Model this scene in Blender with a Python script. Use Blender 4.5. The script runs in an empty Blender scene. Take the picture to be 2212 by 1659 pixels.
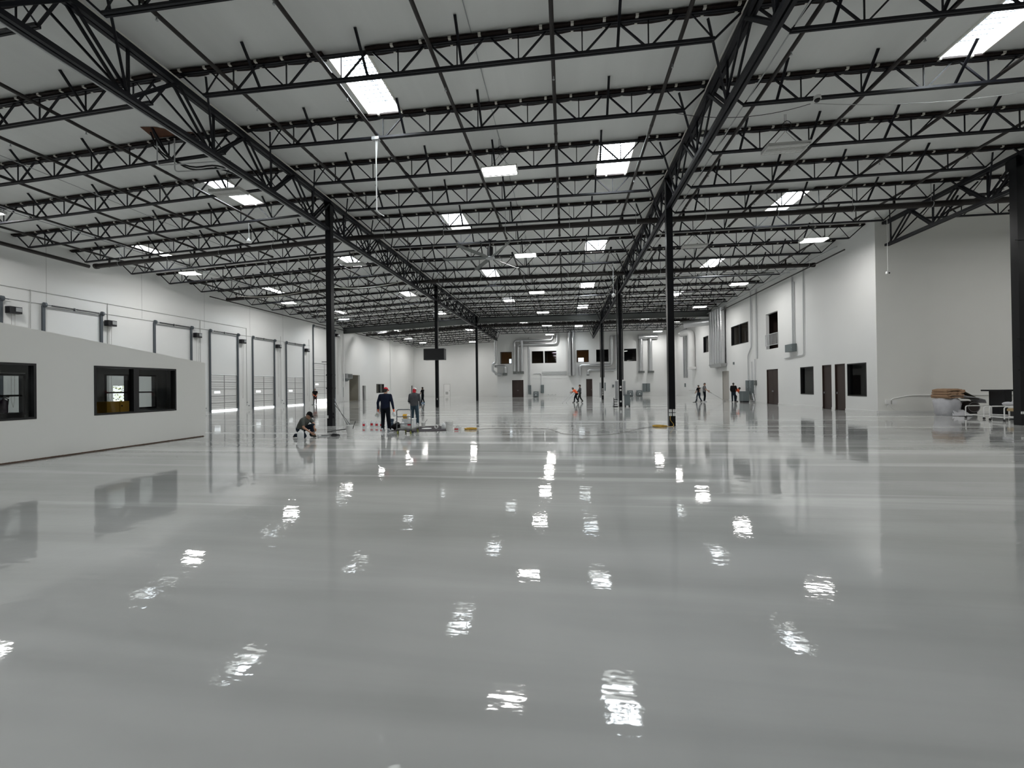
import bpy, bmesh, math, random
from mathutils import Vector, Matrix
random.seed(7)
C = bpy.context.scene.collection
S = bpy.context.scene
PI = math.pi

# ------------------------------------------------------------------ camera
YAW, PITCH, ROLL, FPX, CAMH = 0.12802, 0.00549, -0.01283, 894.66, 1.70
fw = Vector((-math.sin(YAW)*math.cos(PITCH), math.cos(YAW)*math.cos(PITCH), math.sin(PITCH)))
rt = Vector((math.cos(YAW), math.sin(YAW), 0)); up = rt.cross(fw)
r2 = rt*math.cos(ROLL)+up*math.sin(ROLL); u2 = -rt*math.sin(ROLL)+up*math.cos(ROLL)
cam_data = bpy.data.cameras.new('camera'); cam = bpy.data.objects.new('camera', cam_data); C.objects.link(cam)
cam_data.sensor_fit = 'HORIZONTAL'; cam_data.sensor_width = 36.0; cam_data.lens = FPX/2212*36
cam_data.clip_end = 400
cam.matrix_world = Matrix(((r2.x, u2.x, -fw.x, 0), (r2.y, u2.y, -fw.y, 0), (r2.z, u2.z, -fw.z, CAMH), (0, 0, 0, 1)))
S.camera = cam

# ------------------------------------------------------------------ world, exposure
S.view_settings.view_transform = 'Standard'; S.view_settings.look = 'None'
S.view_settings.gamma = 1; S.view_settings.use_curve_mapping = False
S.view_settings.exposure = 0.36
S.cycles.max_bounces = 8; S.cycles.diffuse_bounces = 5; S.cycles.glossy_bounces = 4
S.cycles.transparent_max_bounces = 12; S.cycles.sample_clamp_indirect = 4; S.cycles.use_denoising = True
S.cycles.caustics_reflective = False; S.cycles.caustics_refractive = False
W = bpy.data.worlds.new('sky'); S.world = W; W.use_nodes = True
wn = W.node_tree.nodes; wl = W.node_tree.links
bg = wn['Background']
tc = wn.new('ShaderNodeTexCoord'); nz = wn.new('ShaderNodeTexNoise'); nz.inputs['Scale'].default_value = 2.5; nz.inputs['Detail'].default_value = 5
cr = wn.new('ShaderNodeValToRGB'); cr.color_ramp.elements[0].position = .42; cr.color_ramp.elements[0].color = (.86, .93, 1.0, 1)
cr.color_ramp.elements[1].position = .62; cr.color_ramp.elements[1].color = (1, .985, .96, 1)
wl.new(tc.outputs['Generated'], nz.inputs['Vector']); wl.new(nz.outputs['Fac'], cr.inputs['Fac']); wl.new(cr.outputs['Color'], bg.inputs['Color'])
SKY = 24.0
sp = wn.new('ShaderNodeSeparateXYZ'); wl.new(tc.outputs['Generated'], sp.inputs['Vector'])
mr = wn.new('ShaderNodeMapRange'); mr.inputs['From Min'].default_value = .08; mr.inputs['From Max'].default_value = .6
mr.inputs['To Min'].default_value = 1.6; mr.inputs['To Max'].default_value = SKY     # hazy horizon, bright high cloud
wl.new(sp.outputs['Z'], mr.inputs['Value']); wl.new(mr.outputs['Result'], bg.inputs['Strength'])
LAMP_W = 150.0       # power of one high-bay fixture

# ------------------------------------------------------------------ layout constants
RIDGE = -10.6
XW = -27.8           # left wall
XR = 16.5            # right block wall
YF = 64.5            # far wall
YR = 73.8            # recess wall
YB = 24.4            # right block end wall
YBACK = -22.0
XE = 31.0            # east wall
COLX = (-10.6, 4.3); COLY = (17.67, 33.47, 49.27)
JY0, JD = 17.67, 2.507
def roofz(x):
    return 10.53 + (0.0445*(x-RIDGE) if x < RIDGE else -0.003*(x-RIDGE))

# ------------------------------------------------------------------ materials
MATS = {}
def mat(name, col, rough=.5, metal=0.0, spec=.5, noise=0.0, nscale=6.0, bump=0.0, bscale=30.0, emit=None, estr=0.0, coat=0.0, stretch=None):
    if name in MATS: return MATS[name]
    m = bpy.data.materials.new(name); m.use_nodes = True
    nt = m.node_tree; n = nt.nodes; l = nt.links; b = n['Principled BSDF']
    b.inputs['Base Color'].default_value = (*col, 1); b.inputs['Roughness'].default_value = rough
    b.inputs['Metallic'].default_value = metal; b.inputs['Specular IOR Level'].default_value = spec
    b.inputs['Coat Weight'].default_value = coat
    t = None
    def coord(sc):
        nonlocal t
        if t is None: t = n.new('ShaderNodeTexCoord')
        mp = n.new('ShaderNodeMapping'); mp.inputs['Scale'].default_value = sc; l.new(t.outputs['Object'], mp.inputs['Vector']); return mp
    st = stretch or (1, 1, 1)
    if noise:
        mp = coord(st); z = n.new('ShaderNodeTexNoise'); z.inputs['Scale'].default_value = nscale; z.inputs['Detail'].default_value = 4
        l.new(mp.outputs['Vector'], z.inputs['Vector'])
        mx = n.new('ShaderNodeMix'); mx.data_type = 'RGBA'
        mx.inputs[6].default_value = (*[max(0, c*(1-noise)) for c in col], 1); mx.inputs[7].default_value = (*[min(1, c*(1+noise)) for c in col], 1)
        l.new(z.outputs['Fac'], mx.inputs[0]); l.new(mx.outputs[2], b.inputs['Base Color'])
    if bump:
        mp = coord(st); z = n.new('ShaderNodeTexNoise'); z.inputs['Scale'].default_value = bscale; z.inputs['Detail'].default_value = 3
        l.new(mp.outputs['Vector'], z.inputs['Vector'])
        bp = n.new('ShaderNodeBump'); bp.inputs['Strength'].default_value = bump; bp.inputs['Distance'].default_value = .02
        l.new(z.outputs['Fac'], bp.inputs['Height']); l.new(bp.outputs['Normal'], b.inputs['Normal'])
    if emit:
        b.inputs['Emission Color'].default_value = (*emit, 1); b.inputs['Emission Strength'].default_value = estr
    MATS[name] = m; return m

def glass(name, tint=(.9, .93, .93), refl=.08, see=1.0, dark=(.02, .02, .02)):
    if name in MATS: return MATS[name]
    m = bpy.data.materials.new(name); m.use_nodes = True
    nt = m.node_tree; n = nt.nodes; l = nt.links; n.remove(n['Principled BSDF']); o = n['Material Output']
    tr = n.new('ShaderNodeBsdfTransparent'); tr.inputs['Color'].default_value = (*tint, 1)
    gl = n.new('ShaderNodeBsdfGlossy'); gl.inputs['Roughness'].default_value = .02
    fr = n.new('ShaderNodeFresnel'); geo = n.new('ShaderNodeNewGeometry'); ior = n.new('ShaderNodeMapRange'); ior.inputs['To Min'].default_value = 1.45; ior.inputs['To Max'].default_value = 1/1.45
    l.new(geo.outputs['Backfacing'], ior.inputs['Value']); l.new(ior.outputs['Result'], fr.inputs['IOR'])     # same reflectance from both sides
    mx = n.new('ShaderNodeMixShader'); l.new(fr.outputs['Fac'], mx.inputs['Fac'])
    l.new(tr.outputs['BSDF'], mx.inputs[1]); l.new(gl.outputs['BSDF'], mx.inputs[2])
    l.new(mx.outputs['Shader'], o.inputs['Surface'])
    MATS[name] = m; return m

def floor_material():
    m = bpy.data.materials.new('polished_floor_coating'); m.use_nodes = True
    nt = m.node_tree; n = nt.nodes; l = nt.links; b = n['Principled BSDF']
    t = n.new('ShaderNodeTexCoord')
    def nz(scale, sc, det=3, dist=0.0):
        mp = n.new('ShaderNodeMapping'); mp.inputs['Scale'].default_value = sc; l.new(t.outputs['Object'], mp.inputs['Vector'])
        z = n.new('ShaderNodeTexNoise'); z.inputs['Scale'].default_value = scale; z.inputs['Detail'].default_value = det
        z.inputs['Distortion'].default_value = dist; l.new(mp.outputs['Vector'], z.inputs['Vector']); return z
    a = nz(.22, (1, 1, 1), 3, .5); s = nz(1.0, (.11, 1.1, 1), 5, .5)
    add = n.new('ShaderNodeMath'); add.operation = 'MULTIPLY_ADD'; add.inputs[1].default_value = .5
    l.new(a.outputs['Fac'], add.inputs[0])
    h = n.new('ShaderNodeMath'); h.operation = 'MULTIPLY'; h.inputs[1].default_value = .5; l.new(s.outputs['Fac'], h.inputs[0]); l.new(h.outputs[0], add.inputs[2])
    r = n.new('ShaderNodeValToRGB'); r.color_ramp.elements[0].position = .36; r.color_ramp.elements[0].color = (.325, .327, .316, 1)
    r.color_ramp.elements[1].position = .64; r.color_ramp.elements[1].color = (.49, .492, .476, 1)
    l.new(add.outputs[0], r.inputs['Fac'])
    k = nz(1.0, (.075, 1.25, 1), 5, .6); km = n.new('ShaderNodeMapRange'); km.inputs['From Min'].default_value = .50; km.inputs['From Max'].default_value = .66
    sy = n.new('ShaderNodeSeparateXYZ'); l.new(t.outputs['Object'], sy.inputs['Vector'])   # the squeegee ridges start a few metres in
    ym = n.new('ShaderNodeMapRange'); ym.inputs['From Min'].default_value = 4.5; ym.inputs['From Max'].default_value = 9.0; l.new(sy.outputs['Y'], ym.inputs['Value'])
    kk = n.new('ShaderNodeMath'); kk.operation = 'MULTIPLY_ADD'; kk.inputs[1].default_value = .16; l.new(ym.outputs['Result'], kk.inputs[0]); 
    k2 = n.new('ShaderNodeMath'); k2.operation = 'SUBTRACT'; k2.inputs[1].default_value = .16; l.new(k.outputs['Fac'], k2.inputs[0]); l.new(k2.outputs[0], kk.inputs[2])
    l.new(kk.outputs[0], km.inputs['Value'])
    mx = n.new('ShaderNodeMix'); mx.data_type = 'RGBA'; l.new(km.outputs['Result'], mx.inputs[0]); l.new(r.outputs['Color'], mx.inputs[6]); mx.inputs[7].default_value = (.66, .662, .64, 1)
    l.new(mx.outputs[2], b.inputs['Base Color'])
    rr = n.new('ShaderNodeMapRange'); rr.inputs['To Min'].default_value = .03; rr.inputs['To Max'].default_value = .12
    l.new(km.outputs['Result'], rr.inputs['Value']); l.new(rr.outputs['Result'], b.inputs['Roughness'])
    b.inputs['IOR'].default_value = 1.58
    w1 = nz(1.0, (.12, 1.7, 1), 4, .6); w2 = nz(1.0, (7, 9, 1), 2, 0)
    b1 = n.new('ShaderNodeBump'); b1.inputs['Strength'].default_value = 1.0; b1.inputs['Distance'].default_value = .0045
    b2 = n.new('ShaderNodeBump'); b2.inputs['Strength'].default_value = 1.0; b2.inputs['Distance'].default_value = .0010
    l.new(w1.outputs['Fac'], b1.inputs['Height']); l.new(w2.outputs['Fac'], b2.inputs['Height'])
    l.new(b1.outputs['Normal'], b2.inputs['Normal']); l.new(b2.outputs['Normal'], b.inputs['Normal'])
    return m
M_FLOOR = floor_material()
M_WALL = mat('white_wall_paint', (.74, .745, .735), .6, noise=.03, nscale=.6, spec=.3)
M_OFFICE = mat('pale_grey_wall_paint', (.80, .80, .77), .6, noise=.02, nscale=1.0, spec=.3)
M_CEIL = mat('white_foil_roof_insulation', (.76, .77, .755), .55, noise=.05, nscale=1.2, stretch=(2.5, .12, 1), bump=.25, bscale=1.6)
M_STEEL = mat('black_painted_steel', (.0075, .008, .012), .5, noise=.3, nscale=8, spec=.3)
M_STEELG = mat('dark_grey_beam_paint', (.13, .14, .135), .5)
M_NAIL = mat('black_wrapped_timber', (.012, .0065, .0055), .7, spec=.2, noise=.5, nscale=3, bump=.3, bscale=8)
M_COL = mat('black_gloss_column_paint', (.004, .0045, .006), .32, noise=.2, nscale=5, spec=.3)
M_PIPE = mat('dark_brown_sprinkler_pipe', (.018, .014, .013), .45, noise=.3, nscale=2, spec=.35)
M_CLIP = mat('pale_clip', (.7, .68, .62), .5)
M_GALV = mat('galvanised_steel', (.42, .43, .44), .38, metal=.6, noise=.12, nscale=6)
M_DUCT = mat('crinkled_silver_duct', (.62, .63, .64), .30, metal=1.0, bump=1.0, bscale=9)
M_WDUCT = mat('white_painted_duct', (.72, .72, .71), .5)
M_WHITE = mat('white_plastic', (.8, .8, .79), .4)
M_BLACK = mat('black_plastic', (.012, .012, .014), .4)
M_PANEL = mat('grey_electrical_enamel', (.14, .165, .17), .45)
M_TRACK = mat('dark_door_track', (.10, .115, .13), .45, metal=.3)
M_DOORP = mat('white_door_panel', (.74, .74, .73), .5)
M_BROWN = mat('dark_brown_door_veneer', (.032, .018, .014), .45, noise=.3, nscale=3, stretch=(1, 1, .15))
M_FRAME = mat('black_window_frame', (.012, .012, .013), .4)
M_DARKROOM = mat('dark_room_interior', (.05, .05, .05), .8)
M_BROWNROOM = mat('warm_brown_room_interior', (.20, .12, .06), .7)
M_OAK = mat('warm_wood_reveal', (.42, .25, .11), .55, noise=.2, nscale=4)
M_GLASS = glass('clear_glass')
M_DGLASS = glass('grey_tinted_glass', tint=(.55, .57, .57))
M_CURB = mat('white_skylight_curb', (.82, .80, .75), .5, noise=.05, nscale=5)
M_LAMP = mat('lit_lamp_tube', (.9, .9, .9), .4, emit=(1, 1, 1), estr=14)
M_PC = mat('painted_conduit', (.55, .56, .57), .5)
M_LOUV = mat('white_lamp_louvre', (.62, .62, .6), .4)
M_SKYPANE = glass('clear_dome', tint=(.92, .96, .98))
M_BAR = mat('skylight_wire_bar', (.10, .12, .14), .5)

# ------------------------------------------------------------------ mesh helpers
class MB:
    def __init__(s): s.v = []; s.f = []
    def quad(s, *p):
        n = len(s.v); s.v += [tuple(q) for q in p]; s.f.append(tuple(range(n, n+len(p)))); return s
    def box(s, x0, x1, y0, y1, z0, z1):
        n = len(s.v)
        s.v += [(x0,y0,z0),(x1,y0,z0),(x1,y1,z0),(x0,y1,z0),(x0,y0,z1),(x1,y0,z1),(x1,y1,z1),(x0,y1,z1)]
        for f in ((0,3,2,1),(4,5,6,7),(0,1,5,4),(1,2,6,5),(2,3,7,6),(3,0,4,7)): s.f.append(tuple(n+i for i in f))
        return s
    def bar(s, a, b, w, h=None, upv=(0, 0, 1)):
        a = Vector(a); b = Vector(b); d = (b-a)
        if d.length < 1e-6: return s
        d.normalize(); h = h or w
        u = Vector(upv)
        if abs(d.dot(u)) > .98: u = Vector((0, 1, 0)) if abs(d.y) < .9 else Vector((1, 0, 0))
        sx = d.cross(u).normalized()*w/2; sy = sx.cross(d).normalized()*h/2
        n = len(s.v)
        for p in (a, b):
            for q in (-sx-sy, sx-sy, sx+sy, -sx+sy): s.v.append(tuple(p+q))
        for f in ((3,2,1,0),(4,5,6,7),(0,1,5,4),(1,2,6,5),(2,3,7,6),(3,0,4,7)): s.f.append(tuple(n+i for i in f))
        return s
    def loft(s, rings, cap=True):
        n = len(s.v); k = len(rings[0])
        for r in rings: s.v += [tuple(p) for p in r]
        for i in range(len(rings)-1):
            for j in range(k):
                a = n+i*k+j; b = n+i*k+(j+1) % k; s.f.append((a, b, b+k, a+k))
        if cap:
            s.f.append(tuple(n+j for j in range(k-1, -1, -1))); s.f.append(tuple(n+(len(rings)-1)*k+j for j in range(k)))
        return s
    def tube(s, pts, r, k=8, radii=None, flat=1.0):
        pts = [Vector(p) for p in pts]; rings = []; prev = None
        for i, p in enumerate(pts):
            d = (pts[min(i+1, len(pts)-1)]-pts[max(i-1, 0)])
            if d.length < 1e-9: d = Vector((0, 0, 1))
            d.normalize()
            if prev is None:
                u = Vector((0, 0, 1)) if abs(d.z) < .9 else Vector((0, 1, 0))
            else: u = prev
            x = d.cross(u)
            if x.length < 1e-5: x = d.orthogonal()
            x.normalize(); y = x.cross(d).normalized(); prev = y
            rr = radii[i] if radii else r
            rings.append([p+x*math.cos(2*PI*j/k)*rr+y*math.sin(2*PI*j/k)*rr*flat for j in range(k)])
        return s.loft(rings)
    def capsule(s, a, b, r0, r1, k=10, m=3):
        a = Vector(a); b = Vector(b); d = b-a
        if d.length < 1e-6: d = Vector((0, 0, 1e-3)); b = a+d
        dn = d.normalized(); pts = []; rad = []
        for i in range(m, -1, -1):
            t = i/m*PI/2*.96; pts.append(a-dn*r0*math.sin(t)); rad.append(r0*math.cos(t))
        for i in range(m+1):
            t = i/m*PI/2*.96; pts.append(b+dn*r1*math.sin(t)); rad.append(r1*math.cos(t))
        u = Vector((0, 0, 1)) if abs(dn.z) < .9 else Vector((0, 1, 0))
        x = dn.cross(u).normalized(); y = x.cross(dn)
        return s.loft([[p+x*math.cos(2*PI*j/k)*q+y*math.sin(2*PI*j/k)*q for j in range(k)] for p, q in zip(pts, rad)])
    def lathe(s, prof, cx=0, cy=0, z0=0, k=16):
        return s.loft([[(cx+r*math.cos(2*PI*j/k), cy+r*math.sin(2*PI*j/k), z0+z) for j in range(k)] for r, z in prof])
    def ell(s, c, rx, ry, rz, k=12, m=8, rot=None):
        rings = []
        for i in range(m+1):
            t = -PI/2*.97+PI*.97*i/m
            ring = []
            for j in range(k):
                p = Vector((rx*math.cos(t)*math.cos(2*PI*j/k), ry*math.cos(t)*math.sin(2*PI*j/k), rz*math.sin(t)))
                if rot: p = rot @ p
                ring.append(p+Vector(c))
            rings.append(ring)
        return s.loft(rings)
    def mesh(s, name, m, smooth=False):
        me = bpy.data.meshes.new(name); me.from_pydata(s.v, [], s.f); me.update()
        ms = m if isinstance(m, (list, tuple)) else [m]
        for x in ms: me.materials.append(x)
        bm = bmesh.new(); bm.from_mesh(me); bmesh.ops.recalc_face_normals(bm, faces=bm.faces); bm.to_mesh(me); bm.free()
        if smooth:
            for p in me.polygons: p.use_smooth = True
        return me
    def build(s, name, m, parent=None, smooth=False, loc=None):
        o = bpy.data.objects.new(name, s.mesh(name, m, smooth)); C.objects.link(o)
        if parent: o.parent = parent
        if loc is not None: o.location = loc
        if smooth: autosmooth(o)
        return o
def autosmooth(o):
    try: o.data.set_sharp_from_angle(angle=math.radians(45))
    except Exception: pass
def tag(o, label, cat, group=None, kind=None):
    o['label'] = label; o['category'] = cat
    if group: o['group'] = group
    if kind: o['kind'] = kind
    return o
def thing(name, label, cat, loc=(0, 0, 0), rz=0, group=None):
    o = bpy.data.objects.new(name, None); C.objects.link(o); o.location = loc; o.rotation_euler = (0, 0, rz); o.empty_display_size = .2
    return tag(o, label, cat, group)
def struct(name, mb, m, label, parent=None, smooth=False):
    o = mb.build(name, m, parent, smooth)
    o['kind'] = 'structure'; o['label'] = label; o['category'] = name.split('_')[0]
    return o
def dup(root, loc, label, rz=None, group=None):
    r = root.copy(); C.objects.link(r); r.location = loc; r['label'] = label
    if rz is not None: r.rotation_euler = (0, 0, rz)
    if group: r['group'] = group
    for ch in list(root.children):
        c = ch.copy(); C.objects.link(c); c.parent = r
        for g in list(ch.children):
            d = g.copy(); C.objects.link(d); d.parent = c
    return r
ORD = ['first','second','third','fourth','fifth','sixth','seventh','eighth','ninth','tenth','eleventh','twelfth','thirteenth','fourteenth','fifteenth','sixteenth','seventeenth','eighteenth','nineteenth','twentieth','twenty-first','twenty-second','twenty-third','twenty-fourth','twenty-fifth','twenty-sixth','twenty-seventh','twenty-eighth','twenty-ninth','thirtieth','thirty-first','thirty-second']

def holed(mb, u0, u1, v0, v1, holes, P):
    """a sheet between u0..u1, v0..v1 with rectangular holes; P(u, v) gives the point"""
    us = sorted({u0, u1, *[h[0] for h in holes], *[h[1] for h in holes]}); vs = sorted({v0, v1, *[h[2] for h in holes], *[h[3] for h in holes]})
    us = [u for u in us if u0 <= u <= u1]; vs = [v for v in vs if v0 <= v <= v1]
    for i in range(len(us)-1):
        for j in range(len(vs)-1):
            a = (us[i]+us[i+1])/2; b = (vs[j]+vs[j+1])/2
            if any(h[0] < a < h[1] and h[2] < b < h[3] for h in holes): continue
            mb.quad(P(us[i], vs[j]), P(us[i+1], vs[j]), P(us[i+1], vs[j+1]), P(us[i], vs[j+1]))
    return mb
def wall_mb(axis, c, t, u0, u1, v0, v1, holes):
    """solid wall; axis 'x' = plane x=c running along y; thickness t away from the room (signed)"""
    mb = MB()
    if axis == 'x': P0 = lambda u, v: (c, u, v); P1 = lambda u, v: (c+t, u, v)
    else: P0 = lambda u, v: (u, c, v); P1 = lambda u, v: (u, c+t, v)
    holed(mb, u0, u1, v0, v1, holes, P0); holed(mb, u0, u1, v0, v1, holes, P1)
    for h in list(holes)+[(u0, u1, v0, v1)]:
        a, b, p, q = h
        for (A, B) in (((a, p), (b, p)), ((b, p), (b, q)), ((b, q), (a, q)), ((a, q), (a, p))):
            mb.quad(P0(*A), P0(*B), P1(*B), P1(*A))
    return mb

# ------------------------------------------------------------------ floor, ground, ceiling
mb = MB(); mb.box(XW-.2, XE+.2, YBACK, YR+.2, -.12, 0)
struct('floor', mb, M_FLOOR, 'glossy pale grey epoxy floor of the warehouse')
mb = MB(); mb.quad((-90, -60, -.13), (XW-.1, -60, -.13), (XW-.1, 110, -.13), (-90, 110, -.13))
struct('ground', mb, mat('concrete_yard', (.09, .095, .10), .8, noise=.1, nscale=.5), 'pale concrete yard outside the dock doors')

def jy(k): return JY0+JD*k
SKYA = [(-6.12, -5.06), (10.15, 11.15), (-24.55, -23.5)]; SKYB = [(1.36, 2.62), (-14.75, -13.75)]
KA = [-7, -3, 1, 5, 9, 15]; KB = [-5, -1, 3, 7, 11, 17]
sky = []
for k in KA:
    for a, b in SKYA:
        if a > 9 and k == -7: continue
        sky.append((a, b, jy(k)+.12, jy(k+1)-.02))
for k in KB:
    for a, b in SKYB: sky.append((a, b, jy(k)+.12, jy(k+1)-.02))
sky.append((20.2, 21.3, jy(-3)+.12, jy(-2)-.02)); sky.append((20.2, 21.3, jy(-7)+.12, jy(-6)-.02))
mb = MB()
cx = [(XW-.2, RIDGE), (RIDGE, XE+.2)]
for x0, x1 in cx:
    hs = [s for s in sky if x0 <= s[0] < x1]
    holed(mb, x0, x1, YBACK, YR+.2, hs, lambda u, v: (u, v, roofz(u)))
    holed(mb, x0, x1, YBACK, YR+.2, hs, lambda u, v: (u, v, roofz(u)+.12))
struct('ceiling', mb, M_CEIL, 'pale insulated warehouse roof deck with skylight openings')

# ------------------------------------------------------------------ skylights
def skylight(x0, x1, y0, y1, label):
    cxm, cym = (x0+x1)/2, (y0+y1)/2; z = roofz(cxm)
    t = thing('skylight', label, 'skylight', (cxm, cym, z), 0, 'rectangular roof skylights')
    w, d = (x1-x0)/2, (y1-y0)/2; H = .42; T = .05
    c = MB(); c.box(-w-T, -w, -d-T, d+T, -.05, H); c.box(w, w+T, -d-T, d+T, -.05, H); c.box(-w, w, -d-T, -d, -.05, H); c.box(-w, w, d, d+T, -.05, H)
    c.build('curb', M_CURB, t)
    b = MB(); n = 14
    for i in range(n): yy = -d+(i+.5)*2*d/n; b.bar((-w, yy, H-.06), (w, yy, H-.06), .022)
    b.bar((0, -d, H-.04), (0, d, H-.04), .02)
    b.build('safety_bars', M_BAR, t)
    g = MB()
    nx, ny = 6, 8; rings = []
    P = [[(-w+2*w*i/nx, -d+2*d*j/ny, H+.18*(1-(2*i/nx-1)**4)*(1-(2*j/ny-1)**4)) for i in range(nx+1)] for j in range(ny+1)]
    for j in range(ny):
        for i in range(nx): g.quad(P[j][i], P[j][i+1], P[j+1][i+1], P[j+1][i])
    g.build('dome', M_SKYPANE, t)
    return t
rowname = {}
def xname(x):
    if x < -20: return 'nearest the dock doors'
    if x < -12: return 'left of the left girder'
    if x < -4: return 'right of the left girder'
    if x < 4: return 'left of the right girder'
    if x < 12: return 'right of the right girder'
    return 'above the cardboard heap'
cnt = {}
for s in sorted(sky, key=lambda q: q[2]):
    n = xname(s[0]); 
    if s[2] > 5: cnt[n] = cnt.get(n, 0)+1; lab = 'bright rectangular skylight, %s from the front in the row %s' % (ORD[cnt[n]-1], n)
    else: lab = 'bright rectangular skylight behind the viewer, row %s at %d metres' % (n, round(s[2]))
    skylight(*s, lab)
    pd = bpy.data.lights.new('skylight_portal', 'AREA'); pd.shape = 'RECTANGLE'; pd.size = s[1]-s[0]; pd.size_y = s[3]-s[2]
    pd.cycles.is_portal = True
    po = bpy.data.objects.new('skylight_portal', pd); C.objects.link(po); po.location = ((s[0]+s[1])/2, (s[2]+s[3])/2, roofz(s[0])+.40)

# ------------------------------------------------------------------ roof joists
NODE = lambda lo, hi: [x for x in [-1.04+1.555*k for k in range(-20, 24)] if lo < x < hi]
BAYS = [('left', XW+.02, -10.6, [-25.4, -22.1, -19.0, -16.1, -13.4]), ('middle', -10.6, 4.3, [-8.0, -4.95, -2.45, 1.37]),
        ('right', 4.3, XR, [6.1, 8.3, 10.6, 13.4]), ('far right', XR, XE-.02, [18.5, 21.5, 24.5, 27.5])]
def nailer(x0, x1, gaps, xm, parent):
    m = MB(); cl = MB(); segs = []; a = x0
    for g0, g1 in sorted(gaps):
        if g0 > a: segs.append((a, g0))
        a = max(a, g1)
    segs.append((a, x1))
    for a, b in segs:
        n = max(2, int((b-a)/.19)); rings = []
        for i in range(n+1):
            x = a+(b-a)*i/n; ph = ((x+40)/.76) % 1; bl = math.sin(ph*PI)
            z = roofz(x); lo = z-.085-.015*bl; hi = z-.03-.01*ph; yy = .118+.022*bl
            rings.append([(x-xm, -yy, lo), (x-xm, yy, lo), (x-xm, yy*.9, hi), (x-xm, -yy*.9, hi)])
        m.loft(rings)
        k = math.ceil((a+40)/.76)
        while k*.76-40 < b:
            x = k*.76-40; z = roofz(x)
            cl.box(x-xm-.035, x-xm+.035, -.135, -.105, z-.075, z-.04); cl.box(x-xm-.035, x-xm+.035, -.13, -.06, z-.10, z-.085); cl.box(x-xm-.03, x-xm+.03, .06, .12, z-.10, z-.085); k += 1
    nf = len(m.f); nv = len(m.v); m.v += cl.v; m.f += [tuple(nv+i for i in f) for f in cl.f]
    o = m.build('nailer', [M_NAIL, M_CLIP], parent)
    for i, p in enumerate(o.data.polygons):
        if i >= nf: p.material_index = 1
def joist_parts(x0, x1, kicks, xm, root):
    zb = lambda x: roofz(x)-.76
    zt = lambda x: roofz(x)-.10
    m = MB(); e0, e1 = x0+.9, x1-.75
    for dy in (-.032, .032):
        m.bar((x0-xm, dy, zt(x0)), (x1-xm, dy, zt(x1)), .045, .04)
    m.build('top_chord', M_STEEL, root)
    m = MB()
    for dy in (-.035, .035): m.bar((e0-xm, dy, zb(e0)), (e1-xm, dy, zb(e1)), .045, .065)
    m.build('bottom_chord', M_STEEL, root)
    m = MB()
    nodes = NODE(e0+.25, e1-.05)
    for x in nodes:
        m.bar((x-xm, 0, zb(x)), (x-xm, 0, zt(x)), .028)
        for s in (-1, 1): m.bar((x-xm+.05*s, 0, zb(x)), (x-xm+.70*s, 0, zt(x)), .040)
    for e, s in ((e0, -1), (e1, 1)):
        m.bar((e-xm, 0, zb(e)), (e-xm+.72*s, 0, zt(e)), .045)
        m.bar((e-xm, 0, zb(e)), (e-xm-.50*s, 0, zt(e)), .026)
    m.build('web', M_STEEL, root)
    for x in kicks:
        m = MB(); m.bar((x-xm, 0, zb(x)), (x-xm, -.66, roofz(x)-.01), .06, .02, (1, 0, 0)); m.bar((x-xm-.03, 0, zb(x)), (x-xm-.03, -.66, roofz(x)-.01), .02, .05, (1, 0, 0))
        m.build('brace', M_STEEL, root)
for name, x0, x1, kicks in BAYS:
    xm = (x0+x1)/2; proto = None; ks = list(range(-4, 19 if name in ('middle', 'right') else 23))
    if name == 'far right': ks = list(range(-4, 3))
    if name == 'left': ks = list(range(-4, 23))
    n = 0
    for k in ks:
        if name != 'left' and k == 19: continue
        y = jy(k)
        if y > (YF-.3 if x0 > RIDGE-.1 else YR-.3): continue
        n += 1
        lab = 'black open-web steel roof joist, %s from the front in the %s bay' % (ORD[n-1], name)
        if proto is None:
            t = thing('roof_joist', lab, 'roof joist', (xm, y, 0), 0, 'open-web roof joists'); joist_parts(x0, x1, kicks, xm, t); proto = t
            parts = list(t.children)
        else:
            t = proto.copy(); C.objects.link(t); t.location = (xm, y, 0); t['label'] = lab
            for ch in parts:
                c = ch.copy(); C.objects.link(c); c.parent = t
        gaps = [(s[0]-.06, s[1]+.06) for s in sky if abs(s[2]-.12-y) < .05 and x0 < s[0] < x1]
        nailer(x0, x1, gaps, xm, t)

# ------------------------------------------------------------------ girders
def girder(x, y0, y1, label):
    t = thing('truss_girder', label, 'roof girder', (x, (y0+y1)/2, 0), 0, 'long black truss girders'); ym = (y0+y1)/2
    zt = roofz(x)-.33; zb = 8.93-(0 if x < 0 else .02)
    m = MB()
    for dx in (-.075, .075): m.box(dx-.055, dx+.055, y0-ym, y1-ym, zt-.07, zt+.07)
    m.build('top_chord', M_STEEL, t)
    m = MB()
    for dx in (-.07, .07): m.box(dx-.045, dx+.045, y0+.14-ym, y1-.14-ym, zb-.06, zb+.06)
    m.build('bottom_chord', M_STEEL, t)
    k = math.floor((y0-JY0)/JD); m = MB()
    while jy(k) < y1:
        a = jy(k); b = a+JD/2
        for dx in (-.085, .085):
            for c in (a, a+JD):
                if c < y0-.1 or c > y1+.1 or b < y0 or b > y1: continue
                m.bar((dx, c-ym, zt), (dx, b-ym, zb), .045, .07)
        if y0 < b < y1: m.bar((0, b-ym, zt), (0, b-ym, zb), .055)
        if y0 < b < y1:
            for s in (-1, 1): m.bar((0, b-ym, zb), (s*.85, a+.1-ym, roofz(x)-.16), .05)
        k += 1
    m.build('web', M_STEEL, t)
    return t
YS = (1.0, 17.67, 33.47, 49.27, YF)
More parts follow.
